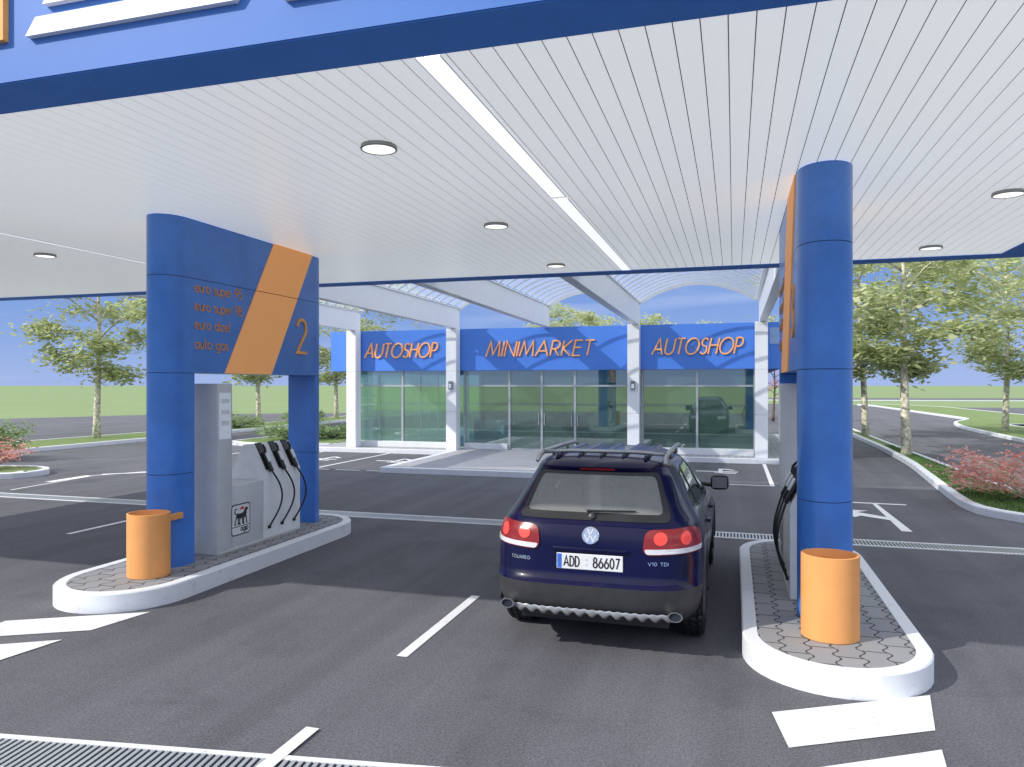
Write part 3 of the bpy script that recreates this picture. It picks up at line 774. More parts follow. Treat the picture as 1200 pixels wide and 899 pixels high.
# platform
pt = thing('shop_walkway', 'grey paved walkway with white kerb in front of shop', 'walkway', (-6.1, 23.3, 0))
Pp = [(-16.8, 23.3), (-9.12, 23.3), (-9.12, 18.1), (-3.2, 18.1), (-3.2, 23.3), (1.95, 23.3), (1.95, 35.6), (-14.6, 35.6), (-14.6, 25), (-16.8, 25)]
Pl = [(p[0] + 6.1, p[1] - 23.3) for p in Pp]
bm = NB(); inn = kerb_ring(bm, Pl, .2, .003, PZ, .01); obj('kerb', bm, 'kerb_white', pt)
bm = NB(); sheet(bm, inn, PZ - .003); bmesh.ops.triangulate(bm, faces=bm.faces); obj('paving', bm, 'walk_paving', pt)
FZ0, FZ1 = 2.86, 4.29
bm = NB()
for a in ((-14.1, 1.4, 24.1, 24.16), (-14.1, 1.4, 34.9, 34.96), (-14.1, -14.04, 24.162, 34.898), (1.34, 1.4, 24.162, 34.898)): sbox(bm, *a, FZ0, FZ1)
fa = obj('fascia', bm, 'shop_fascia', t)
bm = NB(); sbox(bm, -14.03, 1.33, 24.17, 34.89, FZ0 + .01, FZ0 + .06); obj('soffit', bm, 'blue_soffit', t)
bm = NB(); sbox(bm, -14.03, 1.33, 24.17, 34.89, FZ1 - .2, FZ1 - .1); obj('roof', bm, 'roof_top', t)
bm = NB(); sbox(bm, 1.401, 1.41, 24.4, 26.2, 3.6, 4.15); sbox(bm, 1.05, 1.33, 24.085, 24.098, 3.62, 4.12); obj('light_panel', bm, 'panel_pale', t)
for txt, x0, x1, sl in (('AUTOSHOP', -12.72, -9.87, .22), ('MINIMARKET', -8.12, -4.36, .22), ('AUTOSHOP', -2.52, .31, .22)):
    mm = face_mtx((x0 - SX, 24.099 - SY, 3.33), (1, 0, 0), (0, 0, 1))
    for li in range(len(txt)):
        bm = NB(); text_bm(bm, txt, .50, .043, .06, width=x1 - x0 - .11, slant=.22, mtx=mm, gap=.17, only=li)
        obj('letter', bm, 'orange_glow', fa)
# floor, interior, back
bm = NB(); sbox(bm, -13.3, .95, 24.36, 34.4, PZ, PZ + .05); obj('floor', bm, 'interior_floor', t)
bm = NB(); sbox(bm, -9.1, .93, 31.5, 31.6, PZ + .05, FZ0); obj('inner_wall', bm, 'interior_wall', t)
bm = NB(); sbox(bm, -9.16, -9.06, 26.5, 31.49, PZ + .05, FZ0); obj('partition', bm, 'interior_wall', t)
bm = NB(); sbox(bm, -2.2, -1.65, 24.9, 25.1, PZ + .05, 2.2, .01); obj('dark_door', bm, 'interior_dark', t)
bm = NB()
for yy in (27, 29): sbox(bm, -8.2, -4.2, yy, yy + .45, PZ + .05, 1.55, .02)
obj('display_shelf', bm, 'shop_shelf', t)
bm = NB(); sbox(bm, -9.0, -7.7, 25.3, 26.0, PZ + .05, 1.1, .02); obj('counter', bm, 'panel_pale', t)
# glazing
GY = 24.32
posts = [-13.25, -11.34, -9.45, -8.98, -7.35, -6.21, -5.07, -3.30, -2.85, -1.12, .62]
def part(nm, *a):
    fr = NB(); sbox(fr, *a); return obj(nm, fr, 'aluminium', t)
for x in posts: part('mullion', x - .035, x + .035, GY - .04, GY + .04, PZ, FZ0)
for x0, x1 in ((-13.2, -9.5), (-8.93, -3.35), (-2.8, .57)): part('transom', x0, x1, GY - .034, GY + .034, 2.30, 2.36)
for x0, x1, in ((-7.3, -6.25), (-6.17, -5.12), (-5.03, -3.34)): part('door_rail', x0, x1, GY - .033, GY + .033, PZ, PZ + .05)
for x in (-6.31, -6.11, -5.17, -4.97): part('door_handle', x - .012, x + .012, GY - .085, GY - .060, PZ + .85, PZ + 1.25)
for x in (-13.25, -11.9, -10.5, -9.1): part('mullion', x - .03, x + .03, 34.3, 34.36, PZ, FZ0)
for y in (26.3, 28.3, 30.3, 32.3): part('mullion', -13.28, -13.22, y - .03, y + .03, PZ, FZ0)
for (x0, x1) in zip(posts, posts[1:]):
    if abs(x1 - x0) < .6: continue
    for z0, z1 in ((PZ + .2 if (x0 < -7.4 or x0 > -3) else PZ + .05, 2.30), (2.36, FZ0)):
        bm = NB(); sheet(bm, [(x0 + .035, 0), (x1 - .035, 0), (x1 - .035, 1), (x0 + .035, 1)], 0)
        for v in bm.verts: v.co = Vector((v.co.x - SX, GY - SY, z0 + v.co.y * (z1 - z0)))
        obj('pane', bm, 'shop_glass', t)
for pts in ([(-13.25, 34.33), (-9.1, 34.33)], [(-13.25, 24.35), (-13.25, 34.3)], [(.95, 24.35), (.95, 34.3)]):
    bm = NB(); (xa, ya_), (xb, yb) = pts
    bm.faces.new([bm.verts.new((q[0] - SX, q[1] - SY, z)) for q, z in (((xa, ya_), PZ), ((xb, yb), PZ), ((xb, yb), FZ0), ((xa, ya_), FZ0))])
    obj('pane', bm, 'shop_glass', t)
for x0, x1 in ((-13.2, -9.47), (-8.95, -7.40), (-2.85, .60)):
    bm = NB(); sbox(bm, x0, x1, 24.16, 24.5, PZ, PZ + .2, .008); obj('sill', bm, 'sill_white', t)

# ---------------- white vaulted pergola in front
t = thing('vaulted_pergola', 'white steel pergola with barrel vault roof in front of shop', 'pergola', (-6.1, 23.9, PZ))
QX, QY, QZ = -6.1, 23.9, PZ
def qbox(bm, x0, x1, y0, y1, z0, z1, bev=0): return box(bm, x0 - QX, x1 - QX, y0 - QY, y1 - QY, z0 - QZ, z1 - QZ, bev)
colx = (-13.05, -9.24, -3.06, .80)
BX = (-13.05, -9.24, -6.06, -3.06, .80)
for x in colx:
    bm = NB()
    for z0, z1 in ((PZ - .004, 1.45), (1.456, 2.83), (2.836, 4.28)): qbox(bm, x - .185, x + .185, 23.66, 24.04, z0, z1, .006)
    obj('column', bm, 'white_steel', t)
for x in BX:
    bm = NB()
    pr_ = [(13.52, 4.365), (18.0, 4.33), (24.06, 4.285), (24.06, 4.98), (13.52, 4.98)]
    A = [bm.verts.new((x - .06 - QX, y - QY, z - QZ)) for y, z in pr_]; B = [bm.verts.new((x + .16 - QX, y - QY, z - QZ)) for y, z in pr_]
    bm.faces.new(A); bm.faces.new(B[::-1])
    for i in range(5): bm.faces.new((A[i], A[(i + 1) % 5], B[(i + 1) % 5], B[i]))
    bmesh.ops.bevel(bm, geom=bm.edges[:], offset=.008, segments=1, affect='EDGES')
    qbox(bm, x - .17, x + .2, 14.2, 24.08, 4.982, 5.02)
    obj('beam', bm, 'white_steel', t)
bm = NB(); qbox(bm, BX[0], BX[-1], 14.0, 14.15, 4.6, 5.0); obj('edge_beam', bm, 'white_steel', t)
for x0, x1 in zip(BX, BX[1:]):
    a, c = x0 + .17, x1 - .13; rise = .16 * (c - a); zs = 5.03; n_ = 22
    def A_(q): return (a + (c - a) * q, zs + rise * (1 - (2 * q - 1) ** 2))
    bm = NB()
    rows = [[bm.verts.new((A_(i / n_)[0] - QX, y - QY, A_(i / n_)[1] + .03 - QZ)) for i in range(n_ + 1)] for y in (14.2, 24.05)]
    for i in range(n_): bm.faces.new((rows[0][i], rows[0][i + 1], rows[1][i + 1], rows[1][i]))
    v = obj('vault_sheet', bm, 'vault_sheet', t, smooth=True)
    y = 24.02
    k = 0
    while y > 14.2:
        hh = .05 if k else .11; wy = .03 if k else .06; bm = NB()
        for i in range(n_):
            p, q = A_(i / n_), A_((i + 1) / n_)
            vs = [bm.verts.new((P_[0] - QX, yy - QY, P_[1] + dz - QZ)) for P_ in (p, q) for yy in (y - wy, y + wy) for dz in (-hh + .02, .02)]
            # vs: p(y-:lo,hi, y+:lo,hi), q(...)
            bm.faces.new((vs[0], vs[2], vs[6], vs[4])); bm.faces.new((vs[1], vs[5], vs[7], vs[3]))
            bm.faces.new((vs[0], vs[4], vs[5], vs[1])); bm.faces.new((vs[2], vs[3], vs[7], vs[6]))
        y -= .62; k += 1
        obj('rib', bm, 'aluminium', v)
for x in (-9.24, -3.06):
    w_ = thing('wall_lamp', 'small grey lamp box on white pergola column ' + ('between left AUTOSHOP and MINIMARKET' if x < -5 else 'between MINIMARKET and right AUTOSHOP'), 'wall lamp', (x, 23.66, 2.35), 0, 'grey lamp boxes on the pergola columns')
    bm = NB(); box(bm, -.07, .07, -.10, 0, -.14, .14, .015); obj('housing', bm, 'lamp_grey', w_)
    bm = NB(); box(bm, -.045, .045, -.108, -.101, -.10, .04); obj('lens', bm, 'screen_grey', w_)

# ================================================================== CAR
def lerp_tab(tab, z):
    if z <= tab[0][0]: return tab[0][1]
    for (a, va), (b2, vb) in zip(tab, tab[1:]):
        if z <= b2: return va + (vb - va) * (z - a) / (b2 - a)
    return tab[-1][1]
TW = [(.28, .86), (.36, .905), (.48, .935), (.62, .948), (.80, .955), (.95, .945), (1.06, .925), (1.13, .895), (1.20, .85), (1.35, .775), (1.50, .70), (1.58, .655), (1.63, .60), (1.665, .50), (1.69, .34)]
TR = [(.28, .20), (.36, .08), (.42, .035), (.50, .01), (.62, .0), (.66, .045), (.75, .065), (.90, .085), (1.05, .115), (1.13, .155), (1.20, .22), (1.35, .33), (1.50, .44), (1.56, .475), (1.60, .44), (1.63, .475), (1.665, .62), (1.69, .90)]
TF = [(.28, 4.55), (.40, 4.70), (.60, 4.75), (.80, 4.68), (.92, 4.45), (1.00, 4.10), (1.06, 3.78), (1.12, 3.55), (1.20, 3.40), (1.35, 3.12), (1.50, 2.82), (1.60, 2.55), (1.665, 2.25), (1.69, 1.95)]
ZS = [.28, .32, .36, .42, .48, .55, .62, .66, .72, .80, .88, .95, 1.01, 1.06, 1.10, 1.13, 1.17, 1.22, 1.28, 1.35, 1.42, 1.50, 1.56, 1.585, 1.60, 1.63, 1.65, 1.665, 1.68, 1.69]
def endshape(p, q, xs=(0, .12, .25, .38, .5, .6, .7, .78, .84, .89, .93)):
    out = [(x, 1 - (1 - x ** p) ** (1 / q)) for x in xs]
    y0 = out[-1][1]
    for k in (.12, .25, .4, .58, .78, 1.0):
        y = y0 + (1 - y0) * k; out.append(((1 - (1 - y) ** q) ** (1 / p), y))
    return out
RE = endshape(5.5, 2.2); FE = endshape(3.6, 2.0)
def outline(z):
    w_, yr, yf = lerp_tab(TW, z), lerp_tab(TR, z), lerp_tab(TF, z)
    ar, af = .62, min(1.0, (yf - yr) * .4)
    P = [(x * w_, yr + ar * y) for x, y in RE]
    ya, yb = yr + ar, yf - af
    for k in range(1, 14):
        y = ya + (yb - ya) * k / 14; P.append((w_, y))
    P += [(x * w_, yf - af * y) for x, y in FE][::-1]
    return P
_oc = {}
def ol(z):
    z = round(z, 4)
    if z not in _oc:
        P = [Vector(p) for p in outline(z)]; s = [0]
        for a, c in zip(P, P[1:]): s.append(s[-1] + (c - a).length)
        _oc[z] = (P, s)
    return _oc[z]
def surf_s(s, z):
    sg = 1 if s >= 0 else -1; s = abs(s); P, S = ol(z)
    for i in range(len(S) - 1):
        if s <= S[i + 1]:
            q = P[i].lerp(P[i + 1], (s - S[i]) / (S[i + 1] - S[i])); return Vector((sg * q.x, q.y, z))
    return Vector((0, P[-1].y, z))
def surf_f(s, z):
    P, S = ol(z); v = surf_s(S[-1] - abs(s), z); v.x = math.copysign(v.x, s) if s else 0; return v
def surf_y(side):
    def f(y, z):
        P, S = ol(z)
        n_ = len(P)
        for i in range(n_ - 1):
            if P[i].y <= y <= P[i + 1].y + 1e-9 and P[i].x > .3:
                k = (y - P[i].y) / max(1e-6, P[i + 1].y - P[i].y); return Vector((side * (P[i].x + (P[i + 1].x - P[i].x) * k), y, z))
        return Vector((side * P[20].x, y, z))
    return f
def smoothed(fn):
    def f(u, z):
        acc = Vector((0, 0, 0)); W = 0
        for dz, wt in ((-.03, 1), (0, 2), (.03, 1)):
            v = fn(u, z + dz); v.z = z; acc += v * wt; W += wt
        return acc / W
    return f
def snormal(fn, u, z, out):
    e = .012; a = fn(u + e, z) - fn(u - e, z); c = fn(u, z + e) - fn(u, z - e); nn = a.cross(c)
    nn.normalize()
    return nn if nn.dot(out) > 0 else -nn
def round_poly(pts, r, n_=5, den=.06):
    out = []; m_ = len(pts)
    for i in range(m_):
        p0, p1, p2 = Vector(pts[i - 1]), Vector(pts[i]), Vector(pts[(i + 1) % m_])
        rr_ = min(r, (p1 - p0).length * .45, (p2 - p1).length * .45)
        a = p1 + (p0 - p1).normalized() * rr_; c = p1 + (p2 - p1).normalized() * rr_
        for k in range(n_ + 1):
            q = k / n_; out.append(a * (1 - q) ** 2 + p1 * 2 * q * (1 - q) + c * q * q)
    # densify
    D = []
    for i in range(len(out)):
        a, c = out[i], out[(i + 1) % len(out)]; L_ = (c - a).length; k = max(1, int(L_ / den))
        for j in range(k): D.append(a.lerp(c, j / k))
    return D
CARC = Vector((0, 2.3, .9))
def patch(bm, fn, poly, d_out, d_in=None, rings=6, inner=None, outv=None):
    """skin laid over the body surface at d_out; d_in closes it to a solid; inner = poly for a ring-shaped patch"""
    cen = sum(poly, Vector((0, 0))) / len(poly)
    lv = []
    def put(p, d):
        s = fn(p.x, p.y); o = outv or (s - CARC); nn = snormal(fn, p.x, p.y, o); return bm.verts.new(s + nn * d)
    def build(d):
        rs = []
        if inner is not None:
            for k in range(3): rs.append([put(p.lerp(q, k / 2), d) for p, q in zip(poly, inner)])
        else:
            for k in range(rings): rs.append([put(cen.lerp(p, 1 - k / rings), d) for p in poly])
        n_ = len(poly)
        for A, B in zip(rs, rs[1:]):
            for i in range(n_): bm.faces.new((A[i], A[(i + 1) % n_], B[(i + 1) % n_], B[i]))
        if inner is None:
            c = put(cen, d)
            for i in range(n_): bm.faces.new((rs[-1][i], rs[-1][(i + 1) % n_], c))
        return rs
    A = build(d_out)
    if d_in is not None:
        B = build(d_in); n_ = len(poly)
        for i in range(n_): bm.faces.new((A[0][i], A[0][(i + 1) % n_], B[0][(i + 1) % n_], B[0][i]))
        if inner is not None:
            for i in range(n_): bm.faces.new((A[-1][i], A[-1][(i + 1) % n_], B[-1][(i + 1) % n_], B[-1][i]))
def shell(sc_in=0, z0=None, z1=None):
    bm = NB(); zs = [z for z in ZS if (z0 is None or z >= z0 - 1e-6) and (z1 is None or z <= z1 + 1e-6)]
    rows = []
    for z in zs:
        P = [p for p in ol(z)[0]]
        if sc_in:
            cy = (P[0].y + P[-1].y) / 2; hy = (P[-1].y - P[0].y) / 2; ky = (hy - sc_in) / hy; kx = (lerp_tab(TW, z) - sc_in) / lerp_tab(TW, z)
            P = [Vector((p.x * kx, cy + (p.y - cy) * ky)) for p in P]
        full = P + [Vector((-p.x, p.y)) for p in P[-2:0:-1]]
        rows.append([bm.verts.new((p.x, p.y, z)) for p in full])
    n_ = len(rows[0])
    for A, B in zip(rows, rows[1:]):
        for i in range(n_): bm.faces.new((A[i], A[(i + 1) % n_], B[(i + 1) % n_], B[i]))
    bm.faces.new(rows[0][::-1]); bm.faces.new(rows[-1])
    bmesh.ops.recalc_face_normals(bm, faces=bm.faces)
    return bm
def tmp(bm):
    me = bpy.data.meshes.new('tmp'); bmesh.ops.recalc_face_normals(bm, faces=bm.faces); bm.to_mesh(me); bm.free()
    o = bpy.data.objects.new('tmp', me); COL.objects.link(o); return o
def boolean(base, cutters):
    for c in cutters:
        md = base.modifiers.new('b', 'BOOLEAN'); md.operation = 'DIFFERENCE'; md.solver = 'EXACT'; md.object = c
    dg = bpy.context.evaluated_depsgraph_get(); dg.update()
    me = bpy.data.meshes.new_from_object(base.evaluated_get(dg))
    for c in cutters: bpy.data.objects.remove(c)
    bpy.data.objects.remove(base)
    return me
CAR = thing('parked_car', 'dark navy SUV seen from behind with red lamps in lane', 'car', (-1.2, 6.30, 0))
V2 = lambda L_: [Vector(p) for p in L_]
SL, SR_ = surf_y(-1), surf_y(1)
WR = .37; AX = (.94, 3.80)
rear_out = round_poly(V2([(-.70, 1.155), (.70, 1.155), (.575, 1.555), (-.575, 1.555)]), .06)
rear_in = round_poly(V2([(-.625, 1.215), (.625, 1.215), (.535, 1.528), (-.535, 1.528)]), .05)
k_ = min(len(rear_out), len(rear_in))
def resample(P, n_):
    L_ = [0]; Q = P + [P[0]]
    for a, c in zip(Q, Q[1:]): L_.append(L_[-1] + (c - a).length)
    out = []
    for i in range(n_):
        s = L_[-1] * i / n_
        for j in range(len(L_) - 1):
            if s <= L_[j + 1]: out.append(Q[j].lerp(Q[j + 1], (s - L_[j]) / (L_[j + 1] - L_[j]))); break
    return out
rear_out = resample(rear_out, 96); rear_in = resample(rear_in, 96)
side_wins = [V2([(.82, 1.235), (1.22, 1.185), (1.22, 1.525), (1.02, 1.50)]), V2([(1.30, 1.18), (2.10, 1.165), (2.10, 1.54), (1.30, 1.53)]), V2([(2.20, 1.165), (3.15, 1.155), (2.72, 1.50), (2.20, 1.54)])]
wind = round_poly(V2([(-.68, 1.16), (.68, 1.16), (.56, 1.55), (-.56, 1.55)]), .05)
base = tmp(shell())
cut = [tmp(shell(.055, .95, 1.63))]
b1 = NB(); patch(b1, surf_s, rear_in, .12, -.10, outv=Vector((0, -1, .4))); cut.append(tmp(b1))
b1 = NB(); patch(b1, surf_f, resample(wind, 90), .12, -.10, outv=Vector((0, 1, .4))); cut.append(tmp(b1))
for side, fn in ((-1, SL), (1, SR_)):
    for W_ in side_wins:
        b1 = NB(); patch(b1, fn, round_poly(W_, .04), .08, -.09, outv=Vector((side, 0, .2))); cut.append(tmp(b1))
    for ay in AX:
        b1 = NB(); lathe(b1, [(.415, 0), (.415, .55)], 40, Matrix.Translation((side * .58, ay, WR + .01)) @ Matrix.Rotation(side * PI / 2, 4, 'Y')); cut.append(tmp(b1))
me = boolean(base, cut)
bm = NB(); bm.from_mesh(me)
def split(bm, pred, name, m, parent):
    b2 = bm.copy()
    bmesh.ops.delete(b2, geom=[f for f in b2.faces if not pred(f)], context='FACES')
    me_ = bpy.data.meshes.new(name); b2.to_mesh(me_); b2.free(); me_.materials.append(M(m))
    for p in me_.polygons: p.use_smooth = True
    me_.set_sharp_from_angle(angle=R(38))
    o = bpy.data.objects.new(name, me_); COL.objects.link(o); o.parent = parent; return o
def isbump(f):
    c = f.calc_center_median()
    return c.z < .621 and (c.y < .96 or c.y > 3.8)
def issill(f):
    c = f.calc_center_median(); return c.z < .43 and .96 <= c.y <= 3.8
def isin(f):
    c = f.calc_center_median()
    if c.z < .94 or c.z > 1.66: return False
    w_ = lerp_tab(TW, c.z) - .03
    return abs(c.x) < w_ and c.y > lerp_tab(TR, c.z) + .045 and c.y < lerp_tab(TF, c.z) - .045 and (abs(f.normal.x) > .2 or abs(f.normal.y) > .2 or abs(f.normal.z) > .5) and c.dot(Vector((0,0,0))) == 0 and (f.normal.dot(Vector((c.x, c.y - 2, c.z - 1.2))) < 0)
split(bm, lambda f: not isbump(f) and not issill(f) and not isin(f), 'body', 'car_paint', CAR)
split(bm, lambda f: isin(f) and not isbump(f), 'interior_trim', 'car_trim_grey', CAR)
split(bm, lambda f: isbump(f) and f.calc_center_median().y < 2, 'rear_bumper', 'car_trim_grey', CAR)
split(bm, lambda f: isbump(f) and f.calc_center_median().y > 2, 'front_bumper', 'car_trim_grey', CAR)
split(bm, issill, 'door_sill', 'car_trim_grey', CAR)
bm.free()
def cp(name, fn, poly, d, m, din=None, inner=None, parent=CAR, outv=None, rings=5):
    b1 = NB(); patch(b1, fn, poly, d, din, inner=inner, outv=outv, rings=rings); return obj(name, b1, m, parent, smooth=True, auto=40)
RV = Vector((0, -1, .2))
cp('rear_window_surround', surf_s, rear_out, .006, 'black_plastic', -.004, inner=rear_in, outv=RV)
cp('rear_window', surf_s, rear_in, .001, 'car_glass', outv=RV)
cp('windscreen', surf_f, wind, .001, 'car_side_glass', outv=Vector((0, 1, .4)))
for side, fn in ((-1, SL), (1, SR_)):
    ov = Vector((side, 0, .2))
    for W_ in side_wins:
        P = round_poly(W_, .04); o2 = offset_poly([tuple(p) for p in P], -.018)
        cp('window_frame', fn, V2(o2), .005, 'black_plastic', -.004, inner=P, outv=ov)
        cp('side_window', fn, P, .000, 'car_side_glass', outv=ov)
    # door seams
    b1 = NB()
    for ys in (1.26, 2.15, 3.12):
        q = round_poly(V2([(ys - .004, .48), (ys + .004, .48), (ys + .004, 1.13), (ys - .004, 1.13)]), .001, 1); patch(b1, fn, q, .0015, rings=1, outv=ov)
    obj('door_seam', b1, 'dark_seam', CAR)
    for ys in (1.45, 2.35):
        b1 = NB(); patch(b1, fn, round_poly(V2([(ys, .965), (ys + .2, .965), (ys + .2, 1.0), (ys, 1.0)]), .015), .035, .004, outv=ov); obj('door_handle', b1, 'car_paint', CAR, smooth=True, auto=40)
    # wheel-arch lips
    for ay in AX:
        b1 = NB(); P = [Vector((side * (.945 if abs(a) < 2 else .94), ay + .43 * math.sin(R(a)), WR + .01 + .43 * math.cos(R(a)))) for a in range(-100, 101, 8)]
        tube(b1, P, .02, 6); obj('wheel_arch', b1, 'car_trim_grey', CAR, smooth=True)
    # tail lamps
    lp = round_poly(V2([(side * .45, .895), (side * 1.08, .92), (side * 1.12, 1.06), (side * .95, 1.115), (side * .47, 1.10)]), .075, den=.03)
    ov2 = Vector((side * .4, -1, .1))
    lo_ = cp('tail_lamp', surf_s, lp, .016, 'lamp_red', -.012, outv=ov2)
    wp = round_poly(V2([(side * .485, .903), (side * 1.05, .925), (side * 1.085, .962), (side * .465, .945)]), .02, den=.03)
    cp('clear_strip', surf_s, wp, .020, 'lamp_clear', .010, parent=lo_, outv=ov2)
    for s0 in (.60, .835):
        cp('round_light', surf_s, [Vector((side * s0 + .056 * math.cos(2 * PI * i / 28), 1.030 + .052 * math.sin(2 * PI * i / 28))) for i in range(28)], .021, 'lamp_red_bright', .010, parent=lo_, outv=ov2)
    # head lamps (front)
    cp('headlamp', surf_f, round_poly(V2([(side * .42, .68), (side * 1.0, .70), (side * 1.0, .84), (side * .45, .82)]), .04, den=.04), .012, 'lamp_clear', -.01, outv=Vector((side * .4, 1, .2)))
cp('grille', surf_f, round_poly(V2([(-.36, .66), (.36, .66), (.36, .82), (-.36, .82)]), .03), .010, 'black_plastic', -.01, outv=Vector((0, 1, 0)))
# tailgate seam
b1 = NB()
def seamline(P2, wd=.005, d=.002):
    for a, c in zip(P2, P2[1:]):
        a, c = Vector(a), Vector(c); dd = (c - a); L_ = dd.length; dd.normalize(); q = Vector((-dd.y, dd.x)) * wd / 2; k = max(1, int(L_ / .05))
        for i in range(k):
            p, r = a.lerp(c, i / k), a.lerp(c, (i + 1) / k); vs = []
            for w_ in (p + q, p - q, r - q, r + q):
                s = surf_s(w_.x, w_.y); vs.append(b1.verts.new(s + snormal(surf_s, w_.x, w_.y, Vector((w_.x * .3, -1, .1))) * d))
            b1.faces.new(vs)
seamline([(-.86, 1.14), (-.80, .90), (-.78, .68), (.78, .68), (.80, .90), (.86, 1.14)])
obj('tailgate_seam', b1, 'dark_seam', CAR)
# licence plate + recess
yp = lerp_tab(TR, .82)
b1 = NB(); mm = face_mtx((0, yp - .006, .815), (1, 0, 0), (0, 0, 1))
box(b1, -.29, .29, -.068, .068, 0, .014, .004, mm); pl = obj('licence_plate', b1, 'plate_white', CAR)
b1 = NB(); box(b1, -.285, -.245, -.062, .062, .0142, .0155, 0, mm); obj('country_band', b1, 'plate_blue', pl)
letters('ADD', 'black_plastic', pl, h=.085, th=.012, depth=.002, width=.135, mtx=mm @ Matrix.Translation((-.225, -.042, .0142)), gap=.25)
letters('86607', 'black_plastic', pl, h=.085, th=.012, depth=.002, width=.225, mtx=mm @ Matrix.Translation((.035, -.042, .0142)), gap=.25)
b1 = NB()
lathe(b1, [(.011, .0142), (.011, .0155)], 12, mm @ Matrix.Translation((-.025, .02, 0))); lathe(b1, [(.011, .0142), (.011, .0155)], 12, mm @ Matrix.Translation((-.025, -.022, 0)))
obj('plate_seal', b1, 'cabinet_grey', pl)
b1 = NB(); mh = face_mtx((0, lerp_tab(TR, .92) - .006, .915), (1, 0, 0), (0, .1, 1)); box(b1, -.33, .33, -.018, .018, -.004, .022, .006, mh); obj('tailgate_handle', b1, 'car_paint', CAR, smooth=True, auto=40)
# round badge
mb = face_mtx((0, lerp_tab(TR, 1.035) - .001, 1.035), (1, 0, 0), (0, .22, 1))
b1 = NB(); lathe(b1, [(.076, 0), (.078, .008), (.072, .014), (.064, .014), (.062, .009)], 32, mb); bd = obj('badge', b1, 'chrome', CAR, smooth=True, auto=40)
b1 = NB(); lathe(b1, [(.063, .001), (.063, .006), (0, .006)], 24, mb); obj('badge_disc', b1, 'badge_blue', bd)
b1 = NB(); text_bm(b1, 'V', .055, .010, .016, width=.05, mtx=mb @ Matrix.Translation((-.025, .004, .002))); text_bm(b1, 'W', .056, .010, .016, width=.10, mtx=mb @ Matrix.Translation((-.05, -.05, .002))); obj('badge_letters', b1, 'lamp_clear', bd)
def surftext(txt, s0, z0, h, wd, m):
    b1 = NB(); text_bm(b1, txt, h, h * .2, .003, width=wd, gap=.25)
    for v in b1.verts:
        x, y, d = v.co; s = surf_s(s0 + x, z0 + y); v.co = s + snormal(surf_s, s0 + x, z0 + y, Vector((0, -1, 0))) * (.002 + d)
    return obj('lettering', b1, m, CAR)
surftext('TOUAREG', -.73, .80, .026, .19, 'chrome'); surftext('V10 TDI', .50, .815, .026, .17, 'chrome')
# wiper
b1 = NB()
def rs(x, z, d): s = surf_s(x, z); return s + snormal(surf_s, x, z, RV) * d
tube(b1, [rs(.0, 1.19, .02), rs(-.05, 1.215, .035), rs(.1, 1.222, .03), rs(.38, 1.235, .018)], [.014, .014, .009, .006], 8)
lathe(b1, [(.03, 0), (.028, .035), (0, .04)], 14, face_mtx(rs(0, 1.185, .0), (1, 0, 0), (0, .5, 1)))
obj('wiper', b1, 'black_plastic', CAR, smooth=True, auto=50)
cp('brake_light', surf_s, round_poly(V2([(-.16, 1.572), (.16, 1.572), (.16, 1.588), (-.16, 1.588)]), .005), .006, 'lamp_red', -.002, outv=RV)
# roof ribs, rails and cross bars
b1 = NB(); bmr = BVHTree
def roofz(x, y):
    lo, hi = 1.50, 1.69
    for _ in range(22):
        mid = (lo + hi) / 2; w_, yr, yf = lerp_tab(TW, mid), lerp_tab(TR, mid), lerp_tab(TF, mid)
        ok = abs(x) < w_ * .99 and yr < y < yf
        if ok: lo = mid
        else: hi = mid
    return lo
for x in (-.42, -.21, 0, .21, .42):
    P = [Vector((x, y, roofz(x, y) - .006)) for y in [.62 + i * .12 for i in range(14)]]
    tube(b1, P, [.012] + [.03] * 12 + [.012], 10)
obj('roof_rib', b1, 'car_paint', CAR, smooth=True)
for side in (-1, 1):
    b1 = NB(); x = side * .60
    P = [(x, .58, 1.63), (x, .68, 1.675), (x, .85, 1.698), (x, 1.5, 1.70), (x, 2.2, 1.69), (x, 2.42, 1.67), (x, 2.5, 1.65)]
    tube(b1, P, [.018, .022, .022, .022, .022, .02, .016], 10)
    for y in (1.25, 1.9): tube(b1, [(x, y, 1.62), (x, y, 1.713)], .018, 8)
    obj('roof_rail', b1, 'skid_silver', CAR, smooth=True)
b1 = NB(); tube(b1, [(-.60, .80, 1.698), (-.3, .79, 1.715), (.3, .79, 1.715), (.60, .80, 1.698)], .02, 10); obj('cross_bar', b1, 'skid_silver', CAR, smooth=True)
